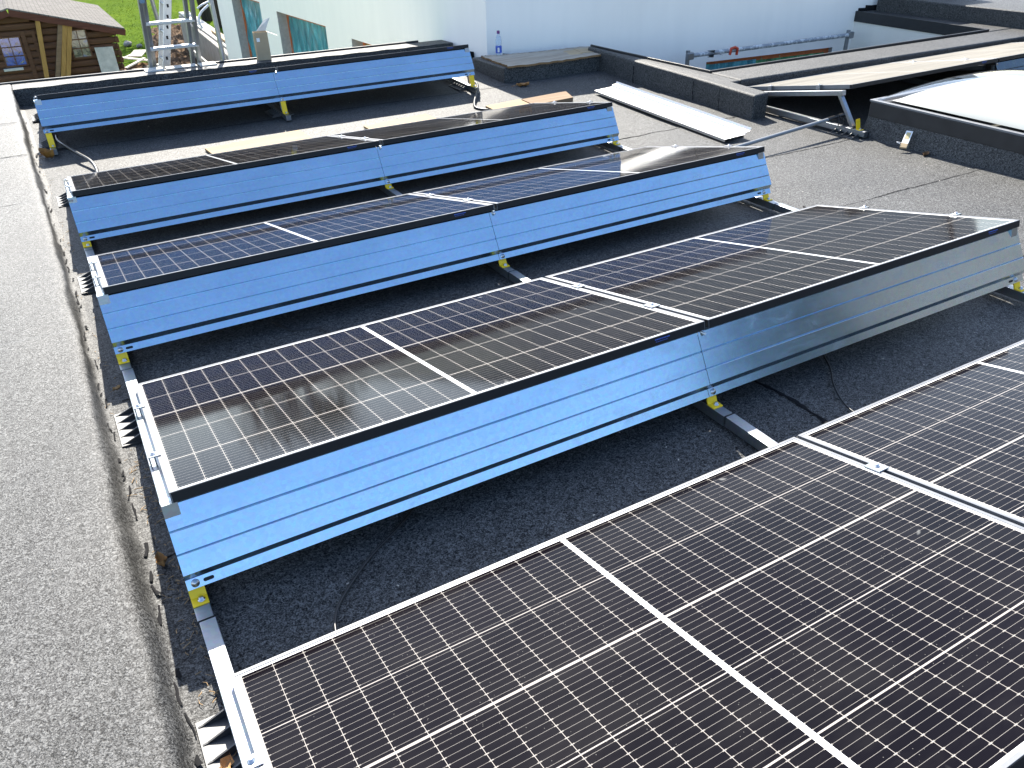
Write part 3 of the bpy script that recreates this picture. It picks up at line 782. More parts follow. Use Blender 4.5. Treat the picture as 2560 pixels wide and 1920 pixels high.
m = MB(); c = A_.lerp(B_, .235); m.tube([(c.x-.05, c.y-.02, c.z-.04), (c.x-.045, c.y-.03, c.z+.028), (c.x+.01, c.y-.03, c.z+.034), (c.x+.05, c.y-.03, c.z+.02), (c.x+.055, c.y-.02, c.z-.05)], .016, 8); m.build('red_strap', M_red, sr)
m = MB(); c = A_.lerp(B_, .12)
for k in range(6):
    a = random.uniform(0, 6.28); q = Vector((math.cos(a), 0, math.sin(a)))*.075; s_ = Vector((-q.z, .3, q.x))*.16
    m.poly([c+Vector((0,-.03,0)), c+q+s_+Vector((0,-.03,0)), c+q-s_+Vector((0,-.05,0))], [(0,1,2)])
m.build('tape_scrap', M_alud, sr)

# ------------------------------------------------------------------ skylight
sk = thing('skylight', 'square roof skylight with a pale plastic dome on a black kerb', 'skylight')
X0, X1, Y0, Y1 = 5.235, 6.68, 1.10, 2.60; zr = .232
m = MB(); t = .075
for a, b_ in (((X0, Y0), (X0+t, Y1)), ((X1-t, Y0), (X1, Y1)), ((X0+t, Y0), (X1-t, Y0+t)), ((X0+t, Y1-t), (X1-t, Y1))):
    m.box((a[0], a[1], .118), (b_[0], b_[1], zr-.012))
m.build('kerb_frame', M_blk, sk, .004)
m = MB(); z_ = fl(2.0)
o_ = [(X0-.022, Y0-.03), (X1+.03, Y0-.03), (X1+.03, Y1+.02), (X0-.022, Y1+.02)]; i_ = [(X0+.004, Y0+.004), (X1-.004, Y0+.004), (X1-.004, Y1-.004), (X0+.004, Y1-.004)]
m.poly([(x, y, fl(y)-.004) for x, y in o_]+[(x, y, .125) for x, y in i_], [(i, (i+1) % 4, 4+(i+1) % 4, 4+i) for i in range(4)]); m.build('felt_skirt', M_bitk, sk)
m = MB()
for a, b_ in (((X0-.006, Y0-.006), (X0+.03, Y1+.006)), ((X1-.03, Y0-.006), (X1+.006, Y1+.006)), ((X0+.03, Y0-.006), (X1-.03, Y0+.03)), ((X0+.03, Y1-.03), (X1-.03, Y1+.006))):
    m.box((a[0], a[1], zr-.010), (b_[0], b_[1], zr+.004))
m.build('rim', M_fsil, sk, .002)
def dome(ins, h, z, N=36):
    m = MB(); pts = []
    for j in range(N+1):
        for i in range(N+1):
            u, v = 2*i/N-1, 2*j/N-1
            hh = h*((1-abs(u)**2.6)*(1-abs(v)**2.6))**.62
            pts.append((X0+ins+(X1-X0-2*ins)*i/N, Y0+ins+(Y1-Y0-2*ins)*j/N, z+hh))
    m.poly(pts, [(j*(N+1)+i, j*(N+1)+i+1, (j+1)*(N+1)+i+1, (j+1)*(N+1)+i) for j in range(N) for i in range(N)], 0, True); return m
def mat_clear(name):
    mt = NT(name); mt.t.nodes.remove(mt.b); o = mt.t.nodes['Material Output']
    tr = mt.n('ShaderNodeBsdfTransparent'); tr.inputs[0].default_value = (.93, .93, .90, 1); gl = mt.n('ShaderNodeBsdfGlossy'); gl.inputs['Roughness'].default_value = .06
    lw = mt.n('ShaderNodeLayerWeight'); fr = mt.n('ShaderNodeMath', operation='POWER'); fr.inputs[1].default_value = 4.0; mt.link(lw.outputs['Facing'], fr.inputs[0]); mx = mt.n('ShaderNodeMixShader')
    mt.link(fr.outputs[0], mx.inputs[0]); mt.link(tr.outputs[0], mx.inputs[1]); mt.link(gl.outputs[0], mx.inputs[2]); mt.link(mx.outputs[0], o.inputs[0]); return mt.mat
M_dome = NT('opal_dome'); M_dome.set(Base_Color=(.30, .32, .335), Roughness=.6); M_dome = M_dome.mat
dome(.10, .14, zr+.002).build('opal_dome', M_dome, sk)
dome(.02, .18, zr+.004).build('clear_dome', mat_clear('clear_plastic'), sk)
# white tag with its loop hanging on the skirt
tg = thing('cable_tag', 'small white tag with a wire loop hanging out from the dark skylight kerb', 'tag')
T = Matrix.Translation((5.335, 2.335, .022)) @ Matrix.Rotation(R(-52), 4, 'Z') @ Matrix.Rotation(R(-24), 4, 'Y')
T = Matrix.Translation((5.172, 2.20, .052)) @ Matrix.Rotation(R(205), 4, 'Z') @ Matrix.Rotation(R(38), 4, 'Y')
m = MB(); m.box((-.065, -.022, 0), (.045, .022, .004), 0, T); m.build('plate', M_white_p, tg, .001)
m = MB(); m.box((-.05, -.014, .0042), (.005, .014, .0048), 0, T); m.build('print', mat_plain('ochre_print', (.5, .4, .2), .6), tg)
m = MB(); m.box((.047, -.022, -.002), (.085, .024, .012), 0, T); m.build('clip', M_card, tg, .002)
m = MB(); m.tube([T @ Vector((.05+.0*k, -.02-.03*math.sin(k*.52), .006+.012*math.sin(k*.5)))+Vector((.012*math.cos(k*.52), -.0, 0)) for k in range(7)], .002, 6); m.build('wire_loop', M_white_p, tg)

# ------------------------------------------------------------------ loose things on the roof
def put(name, m, mat, label, cat, group=None, bevel=0): return tag(m.build(name, mat, None, bevel), label, cat, group)
# spare deflector lying flat
sp = thing('wind_deflector', 'loose profiled metal sheet lying flat on the felt near the free kerb end', 'wind deflector')
m = MB(); a, b_ = Vector((4.40, 4.90, fl(4.9)+.022)), Vector((4.275, 3.04, fl(3.04)+.022))
prof = [Vector(p) for p in ((0, -.006), (0, .012), (.045, .016), (.05, .012), (.054, .016), (.105, .020), (.11, .016), (.114, .020), (.180, .024), (.190, .040), (.226, .046), (.236, .066))]
n = len(prof); loop = [(p.x, p.y) for p in prof]+[(p.x+.0006, p.y-.002) for p in reversed(prof)]
dd = (b_-a).normalized(); sx = Vector((-dd.y, dd.x, 0)); m.prism(loop, a, b_, sx, (0,0,1)); m.build('sheet', mat_galv('loose_sheet', (0.50, 0.50, 0.49), 0.46), sp)
m = MB(); m.box((4.30, 3.10, fl(3.1)), (4.52, 3.16, fl(3.1)+.018)); m.box((4.40, 4.55, fl(4.55)), (4.62, 4.61, fl(4.55)+.018)); m.build('spacer_strip', M_blk, sp)
# grey pipe tied to the base rail of the open triangle
pp = thing('grey_pipe', 'grey plastic pipe with a black sleeve lying across to the open triangle', 'pipe')
p0, p1 = Vector((3.72, 2.66, .045)), Vector((5.05, 2.795, .078)); p2 = Vector((5.30, 2.82, .085))
m = MB(); m.tube([p0, p1], .0135, 14); m.build('tube', mat_plain('grey_pvc', (.17, .18, .19), .4, 0, .05), pp)
m = MB(); m.tube([p1-(p2-p1)*.02, p2], .0165, 14); m.build('sleeve', M_cable, pp)
m = MB(); m.tube([(5.16, 2.80, .098), (5.13, 2.76, .07), (5.15, 2.775, .02), (5.19, 2.80, .0)], .003, 6); m.tube([(5.16, 2.80, .098), (5.19, 2.76, .06), (5.20, 2.77, .01)], .003, 6); m.build('cable_tie', M_cable, pp)
# boards behind the fourth row
def board(name, q, th, mat, label, cat='board'):
    m = MB(); z = [fl(y)+.004 for _, y in q]
    m.poly([(x, y, zz) for (x, y), zz in zip(q, z)]+[(x, y, zz+th) for (x, y), zz in zip(q, z)], [(4,5,6,7), (0,1,5,4), (1,2,6,5), (2,3,7,6), (3,0,4,7), (3,2,1,0)])
    return put(name, m, mat, label, cat, 'boards left behind the fourth row', .002)
board('raw_board', [(.98, 4.80), (1.74, 4.82), (1.71, 5.12), (.955, 5.02)], .018, M_osb, 'wide raw board lying behind the left panel of the fourth row')
board('raw_board', [(2.20, 4.78), (2.80, 4.82), (2.77, 5.03), (2.19, 4.96)], .018, M_osb, 'short raw board lying behind the middle of the fourth row')
board('raw_board', [(3.30, 4.75), (3.66, 4.77), (3.66, 4.99), (3.30, 4.95)], .03, M_osb, 'pale thick board end touching the brown plank behind the fourth row')
board('brown_plank', [(3.665, 4.74), (4.09, 4.78), (4.155, 5.00), (3.665, 4.96)], .035, M_plank, 'brown plank lying right of the pale board behind the fourth row', 'plank')
# hoses and cables
def smooth(path, n=8):
    P = [Vector(p) for p in path]; out = []
    for i in range(len(P)-1):
        p0 = P[max(i-1, 0)]; p1 = P[i]; p2 = P[i+1]; p3 = P[min(i+2, len(P)-1)]
        for k in range(n):
            t = k/n; out.append(.5*((2*p1)+(p2-p0)*t+(2*p0-5*p1+4*p2-p3)*t*t+(3*p1-p0-3*p2+p3)*t**3))
    out.append(P[-1]); return out
def cable(name, path, r, label, cat): 
    m = MB(); m.tube(smooth(path), r, 10); return put(name, m, M_cable, label, cat)
cable('cable_hose', [(.02, 5.75, .06), (.02, 5.66, .05), (.05, 5.50, .045), (.115, 5.25, .035), (.175, 5.06, .02), (.195, 4.93, -.005), (.19, 4.80, -.02), (.18, 4.5, -.025)], .012, 'black hose from the left end of the farthest row to the fourth row', 'hose')
cable('cable_hose', [(3.55, 5.72, .05), (3.555, 5.6, .045), (3.47, 5.42, .035), (3.36, 5.25, .01), (3.27, 5.1, -.01), (3.24, 5.0, -.02), (3.30, 4.9, -.025), (3.42, 4.84, -.03), (3.5, 4.6, -.03)], .012, 'wavy black hose from the right end of the farthest row', 'hose')
cable('power_cable', [(.275, -.02, .028), (.278, .09, .027), (.31, .17, .026), (.385, .25, .022), (.47, .32, .02), (.58, .39, .018), (.72, .5, .016)], .0042, 'thin black cable in the shade below the second row, near its left end', 'cable')
cable('power_cable', [(2.18, .02, .028), (2.19, .13, .026), (2.26, .25, .024), (2.36, .36, .02), (2.45, .5, .018)], .0035, 'thin black cable below the right half of the second row', 'cable')
cable('power_cable', [(.62, 1.95, -.012), (.66, 1.86, -.012), (.70, 1.82, -.012), (.78, 1.79, -.012), (.8, 1.7, -.012)], .003, 'short black cable in the shade below the third row', 'cable')
m = MB(); m.tube(smooth([(3.62, 7.05, .03), (3.9, 6.75, .035), (4.0, 6.6, .03), (4.12, 6.42, .04), (4.05, 6.35, .12), (3.97, 6.3, .09), (3.96, 6.2, .02)]), .007, 8); m.tube(smooth([(3.7, 6.9, .03), (3.92, 6.62, .05), (4.06, 6.45, .06)]), .005, 8)
put('white_cable', m, M_white_p, 'white cables lying at the foot of the house corner', 'cable')
# bottle on the platform lid
bt = thing('water_bottle', 'clear plastic bottle with blue label and purple cap by the house corner', 'bottle', (4.135, 6.215, .150))
m = MB(); m.lathe([(.026, 0), (.031, .006), (.031, .055), (.030, .06), (.030, .10), (.031, .105), (.031, .135), (.026, .165), (.015, .19), (.0125, .20)], (0,0,0), 20)
mt = NT('clear_pet'); mt.set(Base_Color=(.72, .80, .88), Roughness=.12); mt.b.inputs['Transmission Weight'].default_value = .75; mt.b.inputs['IOR'].default_value = 1.2
m.build('body', mt.mat, bt)
m = MB(); m.lathe([(.0318, .018), (.0318, .085)], (0,0,0), 20); m.build('label_band', M_blue, bt)
m = MB(); m.box((-.026, -.0326, .03), (-.008, -.025, .072)); m.build('label_panel', M_white_p, bt)
m = MB(); m.lathe([(.0145, .198), (.0155, .202), (.0155, .222), (.0135, .225)], (0,0,0), 16); m.build('cap', mat_plain('purple_cap', (.12, .01, .12), .4), bt)
# leaves
def leaf(label, c, size, rz, curl, col, seed):
    random.seed(seed); m = MB(); N = 8; pts = []
    T = Matrix.Translation(c) @ Matrix.Rotation(rz, 4, 'Z')
    for j in range(N+1):
        for i in range(N+1):
            u, v = i/N*2-1, j/N*2-1
            wd = (1-abs(v)**1.6)**.7*(.72+.2*math.cos(v*7+seed))+.03
            x = u*wd*size*.5; y = v*size*.62
            z = curl*size*(u*u*.8+.35*v*v)+size*.09*math.sin(u*5+seed)*math.cos(v*6)+random.uniform(-1, 1)*size*.03
            pts.append(T @ Vector((x, y, z+size*.08)))
    m.poly(pts, [(j*(N+1)+i, j*(N+1)+i+1, (j+1)*(N+1)+i+1, (j+1)*(N+1)+i) for j in range(N) for i in range(N)], 0, True)
    m.tube([T @ Vector((0, size*.6, size*.2)), T @ Vector((size*.1, size*.85, size*.1)), T @ Vector((size*.12, size*1.1, size*.05))], size*.018, 5)
    mt = mat_plain('dry_leaf', col, .65, 0, .35, 40, .2)
    return put('dry_leaf', m, mt, label, 'leaf')
leaf('large orange dry leaf by the left end of the farthest row', (-.075, 5.43, fl(5.43)), .105, .7, .55, (.34, .15, .025), 1)
leaf('curled brown leaf on the roof edge beside the second row sheet', (-.064, .600, fl(.6)), .038, .2, .7, (.40, .22, .08), 2)
leaf('crumpled leaf lying on the ribbed foot of the nearest row', (-.050, -.150, fl(-.15)+.010), .042, -.6, .4, (.46, .27, .11), 3)
leaf('orange leaf in the shadow before the boarded platform', (3.99, 5.49, fl(5.49)), .10, 1.3, .22, (.36, .17, .05), 4)
leaf('small brown leaf in the shadow edge by the skylight', (5.17, 2.03, fl(2.03)), .055, 1.8, .3, (.16, .08, .03), 5)
leaf('tiny pale leaf on the roof edge, near the left end of the third row', (-.055, 1.72, fl(1.72)+.004), .028, 2.0, .4, (.42, .25, .10), 6)
# twigs and crumbs along the upstand foot
m = MB(); random.seed(21)
for k in range(150):
    y = random.choice([random.uniform(.05, 1.2), random.uniform(.05, 5.6)])
    x = -.062+random.uniform(-.006, .05)-(y*.016)
    a = random.uniform(0, 6.28); ln = random.uniform(.006, .03); z = fl(y)+.006
    p = Vector((x, y, z)); q = p+Vector((math.cos(a)*ln, math.sin(a)*ln, random.uniform(-.001, .006)))
    m.tube([p, (p+q)/2+Vector((random.uniform(-.003, .003), random.uniform(-.003, .003), .002)), q], random.uniform(.0006, .0016), 5)
o = m.build('leaf_litter', mat_plain('litter', (.30, .20, .10), .8, 0, .5, 60)); o['kind'] = 'stuff'; o['label'] = 'dry twigs and crumbs along the foot of the upstand'; o['category'] = 'litter'
m = MB(); random.seed(23)
for k in range(120):
    x, y = random.choice([(random.uniform(.1, 3.4), random.uniform(5.2, 6.6)), (random.uniform(3.6, 5.2), random.uniform(1.6, 5.6)), (random.uniform(.1, 3.4), random.uniform(.0, .6)), (random.uniform(-1, -.15), random.uniform(0, 6))])
    z = fl(y)+(.108 if x < -.1 else .003); s_ = random.uniform(.0015, .005)
    T = Matrix.Translation((x, y, z)) @ Matrix.Rotation(random.uniform(0, 6), 4, 'Z'); m.box((-s_, -s_*.5, 0), (s_, s_*.5, s_*.5), 0, T)
o = m.build('grit', mat_plain('pale_grit', (.42, .38, .32), .8, 0, .5, 60)); o['kind'] = 'stuff'; o['label'] = 'scattered pale grit and chips on the felt'; o['category'] = 'grit'

# ------------------------------------------------------------------ at the far parapet: ladder, second ladder, poles, box
ld1 = thing('aluminium_ladder', 'wide aluminium step ladder rising above the far parapet', 'ladder')
def lz(x, z): return Vector((x, 7.60-.26*(z-.15), z))
for xs, m_ in ((1.02, M_alud), (1.478, M_alud)):
    for dx, dy in ((0, 0), (.046 if xs < 1.2 else -.048, .085)):
        m = MB(); a = lz(xs+dx, GZ)+Vector((0, dy, 0)); b_ = lz(xs+dx+(.055 if xs > 1.2 else .05)*.7, 1.15)+Vector((0, dy, 0))
        a = a+Vector((-.12, 0, 0)); m.bar(a, b_, .034, .07, up=(0,1,.2)); m.build('stile', M_alud, ld1, .003)
for z in (-.35, -.12, .105, .335, .565, .80):
    a = lz(1.03+.02*z, z); b_ = lz(1.478+.02*z, z)
    m = MB(); m.bar(a+Vector((0, -.005, 0)), b_+Vector((0, -.005, 0)), .062, .030); m.build('rung', M_alu, ld1, .004)
for xs in (1.02+.03, 1.478+.03):
    m = MB(); p = lz(xs, .78); m.box((p.x-.02, p.y-.05, p.z-.03), (p.x+.025, p.y+.05, p.z+.16)); m.build('end_cap', mat_plain('blue_grey_plastic', (.16, .24, .32), .5) if xs < 1.2 else M_alud, ld1, .006)
ld2 = thing('aluminium_ladder', 'narrow perforated ladder seen edge on behind the wide step ladder', 'ladder')
for dy in (0, .34):
    m = MB(); m.bar((.60, 8.2+dy, GZ), (1.50, 8.2+dy, 1.1), .075 if dy == 0 else .05, .026, up=(0,1,0)); m.build('stile', M_alu, ld2, .003)
for k in range(13):
    t = .04+k*.075; p = Vector((.60, 8.21, GZ)).lerp(Vector((1.50, 8.21, 1.1)), t)
    m = MB(); m.tube([p, p+Vector((0, .33, 0))], .014, 8); m.build('rung', M_alud, ld2)
    
mh = MB()
for k in range(26):
    t = .25+k*.028; p = Vector((.60, 8.186, GZ)).lerp(Vector((1.50, 8.186, 1.1)), t); mh.box((p.x-.010, p.y-.002, p.z-.016), (p.x+.010, p.y, p.z+.016))
mh.build('perforation', M_fblk, ld2)
p3 = thing('scaffold_pole', 'bare scaffold pole beside the cardboard box at the far parapet', 'pole')
m = MB(); m.tube([(1.78, 7.72, GZ), (1.735, 7.72, .17), (1.715, 7.72, 1.2)], .0242, 12); m.build('tube', M_alu, p3)
m = MB(); m.tube(smooth([(1.69, 7.70, .66), (1.60, 7.68, .60), (1.56, 7.66, .53), (1.58, 7.66, .46)]), .011, 6); m.tube(smooth([(1.70, 7.70, .69), (1.62, 7.66, .67), (1.57, 7.66, .64)]), .009, 6); m.build('plastic_tie', M_white_p, p3)
put('thin_pole', (lambda m: (m.tube([(3.30, 23.5, GZ), (3.05, 23.5, 2.2)], .055, 10), m)[1])(MB()), M_alud, 'thin grey pole standing in the garden behind the ladder', 'pole')
cb = thing('cardboard_box', 'tall open cardboard box standing on the far parapet', 'box', (2.075, 7.42, .150), (0, 0, R(-6)))
w2, d2, h2 = .066, .050, .262
m = MB()
for a, b_ in (((-w2, -d2), (w2, -d2+.003)), ((-w2, d2-.003), (w2, d2)), ((-w2, -d2+.003), (-w2+.003, d2-.003)), ((w2-.003, -d2+.003), (w2, d2-.003))): m.box((a[0], a[1], 0), (b_[0], b_[1], h2))
m.box((-w2, -d2, -.001), (w2, d2, .003)); m.build('carton', M_card, cb)
m = MB(); m.poly([(w2, -d2, h2), (w2, d2, h2), (w2+.10, d2-.01, h2-.045), (w2+.10, -d2+.01, h2-.045)], [(0,1,2,3)]); m.build('flap', M_cardw, cb)
m = MB(); m.poly([(-w2+.04, d2, h2), (w2, d2, h2), (w2+.07, d2+.05, h2+.11), (w2+.01, d2+.06, h2+.09)], [(0,1,2,3)]); m.build('flap', M_cardw, cb)
m = MB(); m.box((-.048, -d2-.0006, h2-.085), (-.018, -d2, h2-.05)); m.build('sticker', M_white_p, cb)

# ------------------------------------------------------------------ garden
def mat_grass():
    m = NT('grass'); a = m.noise(.55, 5, .6); b = m.noise(9, 4, .7, stretch=(1, .35, 1)); c = m.noise(60, 2, .7, stretch=(1, .25, 1))
    t = m.mth('ADD', m.mth('MULTIPLY', a, .4), m.mth('ADD', m.mth('MULTIPLY', b, .35), m.mth('MULTIPLY', c, .25)))
    m.set(Base_Color=m.ramp(t, [(.3, (.020, .045, .001)), (.5, (.055, .098, .003)), (.68, (.10, .14, .006))]), Roughness=.95); m.b.inputs['Specular IOR Level'].default_value = 0.02; m.bump(t, .7, .05); return m.mat
g = MB(); g.poly([(-200, -200, GZ), (200, -200, GZ), (200, 300, GZ), (-200, 300, GZ)], [(0,1,2,3)]); struct(g.build('lawn', mat_grass()))
# tufts of grass standing on the lawn
random.seed(8); m = MB()
for k in range(5000):
    y = random.uniform(19.5, 46); x = random.uniform(.8, 3.6)+(y-19)*.13
    if x > 2.8+(y-23)*.2 and 22 < y < 31: continue
    hgt = random.uniform(.015, .05); a = random.uniform(0, 3.14); dx, dy = math.cos(a)*.008, math.sin(a)*.008
    lx, ly = random.uniform(-.05, .05), random.uniform(-.05, .05)
    m.poly([(x-dx, y-dy, GZ), (x+dx, y+dy, GZ), (x+lx, y+ly, GZ+hgt)], [(0,1,2)])
o = m.build('grass_tufts', mat_plain('grass_blade', (.06, .105, .003), .9, 0, .3, 3, spec=.02)); o['kind'] = 'stuff'; o['label'] = 'bright green grass behind the ladder'; o['category'] = 'grass'
# dug soil
def soil_z(x, y): return GZ+.05+.13*abs(math.sin(x*3.7+1.3*math.sin(y*1.9)))*abs(math.sin(y*2.3+x))+.07*math.sin(x*13+y*7)*math.sin(y*11)
s_ = MB(); pts = []; NX, NY = 60, 90
for j in range(NY+1):
    for i in range(NX+1):
        y = 14+17*j/NY; xl = 2.75+(y-23.5)*.165 if y > 23.5 else 2.75+(y-23.5)*.02; x = xl+(5.2-xl)*i/NX
        e = min(1, i/5, j/4, (NY-j)/5); pts.append((x+.08*math.sin(y*5), y, GZ-.02+(soil_z(x, y)-GZ+random.uniform(-.03, .03))*e))
s_.poly(pts, [(j*(NX+1)+i, j*(NX+1)+i+1, (j+1)*(NX+1)+i+1, (j+1)*(NX+1)+i) for j in range(NY) for i in range(NX)], 0, False)
ms = NT('soil'); n1 = ms.noise(6, 6, .7); ms.set(Base_Color=ms.ramp(n1, [(.3, (.07, .045, .028)), (.7, (.24, .16, .10))]), Roughness=.95); ms.b.inputs['Specular IOR Level'].default_value = 0.05; ms.bump(n1, .8, .08)
struct(s_.build('bare_soil', ms.mat))
# low garden wall with planks on it
gw = thing('garden_wall', 'long pale low wall running from the house into the garden, topped with planks', 'wall')
a0, a1 = Vector((4.05, 25.2, 0)), Vector((3.66, 16.3, 0)); a2 = Vector((3.98, 12.0, 0))
m = MB(); m.prism([(0, GZ), (.42, GZ), (.42, -1.42), (0, -1.42)], a0, a1, (1, .0, 0), (0,0,1)); m.build('wall_body', M_concrete, gw, .02)
m = MB(); m.bar((4.25, 25.4, -1.39), (3.98, 16.8, -1.39), .30, .045); m.build('capping', M_cardw, gw, .01)
m = MB(); m.bar((4.12, 20.8, -1.33), (3.92, 16.6, -1.32), .13, .05); m.bar((4.26, 19.6, -1.33), (4.10, 16.9, -1.32), .10, .05); m.build('loose_plank', M_osb, gw, .004)
m = MB(); m.bar((3.55, 21.5, -1.75), (3.45, 17.0, -1.78), .04, .10); m.build('side_batten', M_cardw, gw, .004)
m = MB(); random.seed(5)
for k in range(9):
    x, y = 3.95+random.uniform(-.12, .12), 16.7+random.uniform(-.2, .7); T = Matrix.Translation((x, y, -1.26)) @ Matrix.Rotation(random.uniform(0, 3), 4, 'Z') @ Matrix.Rotation(random.uniform(-.3, .3), 4, 'X')
    m.box((-.09, -.05, -.04), (.09, .05, .03), 0, T)
m.build('rubble', M_concrete, gw, .01)
# debris planks near the shed
random.seed(17)
for k, lab in enumerate(['broken pale plank on the debris heap by the shed, longest one', 'pale board scrap tilted on the debris heap by the shed', 'short white board scrap at the front of the debris heap', 'split batten crossing the debris heap by the shed', 'flat board piece at the right of the debris heap', 'thin lath at the back of the debris heap']):
    x, y = [(2.06, 18.9), (2.12, 19.3), (2.02, 18.2), (1.95, 18.6), (2.28, 18.7), (2.0, 19.6)][k]
    T = Matrix.Translation((x, y, [-1.50, -1.44, -1.60, -1.52, -1.62, -1.50][k])) @ Matrix.Rotation(random.uniform(-1.2, 1.2), 4, 'Z') @ Matrix.Rotation(random.uniform(-.35, .35), 4, 'Y')
    ln = [.62, .42, .36, .5, .4, .5][k]; wv = [.10, .14, .12, .05, .16, .035][k]
    m = MB(); m.box((-ln/2, -wv, -.012), (ln/2, wv, .012), 0, T); put('board_scrap', m, M_cardw, lab, 'debris', 'board scraps by the shed', .003)
def lump_mesh(c, r, seed, sq=.7):
    random.seed(seed); m = MB(); n, k = 14, 9; pts = []; ph = [random.uniform(0, 6) for _ in range(6)]
    for j in range(k+1):
        t = math.pi*j/k
        for i in range(n):
            a = 2*math.pi*i/n; q = 1+.16*math.sin(2*a+ph[0]+t)+.10*math.sin(3*t+ph[1])+.10*math.cos(4*a+ph[2])
            pts.append((c[0]+r*q*math.sin(t)*math.cos(a), c[1]+r*q*math.sin(t)*math.sin(a), c[2]+r*sq*q*math.cos(t)))
    m.poly(pts, [(j*n+i, j*n+(i+1) % n, (j+1)*n+(i+1) % n, (j+1)*n+i) for j in range(k) for i in range(n)], 0, True); return m
m = lump_mesh((2.10, 18.7, -1.98), .62, 3, .62); o = m.build('debris_heap', ms.mat); tag(o, 'mound of soil under the board scraps by the shed', 'heap')
put('rock', lump_mesh((2.72, 27.3, -2.34), .13, 5), M_concrete, 'pale round stone on the grass beside the shed', 'stone')
put('rock', lump_mesh((2.98, 26.8, -2.36), .09, 6), M_concrete, 'smaller pale stone right of the round one on the grass', 'stone')

# ------------------------------------------------------------------ log shed
SY = 17.9
sh = thing('garden_shed', 'brown log cabin shed with grey shingle roof at the upper left', 'shed', (0, 0, 0))
def shed_line(x):   # underside of the verge at the front
    return -.27-(x+.11)*.272 if x > -.11 else -.27-(-.11-x)*.272
m = MB(); lh = .128; z = GZ; k = 0
while z < -.25:
    zt = min(z+lh, 9)
    xr = 1.60
    top_allowed = z+lh
    if top_allowed > shed_line(1.60): xr = max(-.10, -.11+(-.27-top_allowed)/.272)
    xl = -.22-xr-.0
    if xr > xl+.1:
        prof = [(0, .006), (-.020, .022), (-.026, lh*.5), (-.020, lh-.022), (0, lh-.006), (.05, lh-.006), (.05, .006)]
        m.prism(prof, (xl, SY, z), (xr, SY, z), (0,1,0), (0,0,1), 0, True, False)
    z += lh; k += 1
m.build('log_wall', M_log, sh)
m = MB(); z = GZ
while z < -.75:
    m.box((1.60, SY-.05, z+.005), (1.60+.07+.015*math.sin(z*30), SY+.10, z+lh-.012)); z += lh
m.build('corner_joint', M_log, sh, .02)
m = MB(); m.box((1.50, SY+.06, GZ), (1.56, SY+4.2, -.74)); m.box((-1.8, SY+4.15, GZ), (1.5, SY+4.2, -.74)); m.build('side_wall', M_log, sh)
# roof
mr = NT('shingles'); bk = mr.n('ShaderNodeTexBrick'); bk.inputs['Scale'].default_value = 3.2; bk.inputs['Mortar Size'].default_value = .025
bk.inputs['Color1'].default_value = (.12, .113, .105, 1); bk.inputs['Color2'].default_value = (.17, .16, .148, 1); bk.inputs['Mortar'].default_value = (.05, .045, .04, 1); mr.link(mr.co(), bk.inputs['Vector'])
dk = mr.ramp(mr.noise(5, 6, .75, stretch=(1, 2.4, 1)), [(.52, 0.0), (.58, 1.0)])
mr.set(Base_Color=mr.mix(mr.mth('MULTIPLY', dk, .55), bk.outputs[0], (.06, .055, .05)), Roughness=.9); mr.b.inputs['Specular IOR Level'].default_value = 0.1
ap = Vector((-.11, SY-.18, -.19)); ev = Vector((1.83, SY-.18, -.715)); bk_ = Vector((-.22, 5.1, 0)); 
m = MB(); q = [ap, ev, ev+Vector((-.03, 4.55, 0)), ap+Vector((0, 4.55, 0))]; evl = Vector((-2.05, SY-.18, -.715)); q2 = [evl, ap, ap+Vector((0, 4.55, 0)), evl+Vector((0, 4.55, 0))]
for qq in (q, q2):
    m.poly(qq+[p+Vector((0,0,-.025)) for p in qq], [(0,1,2,3), (7,6,5,4), (0,4,5,1), (1,5,6,2), (2,6,7,3), (3,7,4,0)])
m.build('roof', mr.mat, sh)
m = MB(); m.bar(ap+Vector((0, .02, -.085)), ev+Vector((.0, .02, -.085)), .03, .115); m.bar(evl+Vector((0, .021, -.085)), ap+Vector((-.01, .021, -.085)), .03, .115); m.build('fascia', M_fascia, sh)
def shed_window(c, w_, h_, sk_, lab=None, left=False):
    x0, z1 = c
    f = MB(); y = SY-.035
    def q(u, v): return (x0+u*w_+sk_*v*h_, y, z1-v*h_)
    def b(u0, v0, u1, v1, yy=0, th=.02):
        P4 = [Vector(q(u0, v0)), Vector(q(u1, v0)), Vector(q(u1, v1)), Vector(q(u0, v1))]
        P4 = [p+Vector((0, yy, 0)) for p in P4]; B4 = [p+Vector((0, th, 0)) for p in P4]
        f.poly(P4+B4, [(0,1,2,3), (7,6,5,4), (0,4,5,1), (1,5,6,2), (2,6,7,3), (3,7,4,0)])
    e = .09; b(-e, -e*.6, 1+e, 0, -.02, .03); b(-e, 1, 1+e, 1+e*.6, -.02, .03); b(-e, 0, 0, 1, -.02, .03); b(1, 0, 1+e, 1, -.02, .03)
    for k in (1, 2): b(0, k/3-.018, 1, k/3+.018, -.012, .02)
    b(.48, 0, .52, 1, -.011, .018)
    fr = f.build('window', M_log, sh)
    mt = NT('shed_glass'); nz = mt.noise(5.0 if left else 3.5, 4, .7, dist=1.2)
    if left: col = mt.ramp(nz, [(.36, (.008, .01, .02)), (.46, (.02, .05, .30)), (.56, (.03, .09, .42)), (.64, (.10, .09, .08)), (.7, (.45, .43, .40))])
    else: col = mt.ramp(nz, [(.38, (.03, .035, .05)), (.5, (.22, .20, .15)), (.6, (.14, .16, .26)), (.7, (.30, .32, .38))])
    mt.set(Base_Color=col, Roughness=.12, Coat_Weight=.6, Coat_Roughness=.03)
    g = MB(); g.poly([q(0, 0), q(1, 0), q(1, 1), q(0, 1)], [(0,1,2,3)]); g.build('pane', mt.mat, fr)
    return fr
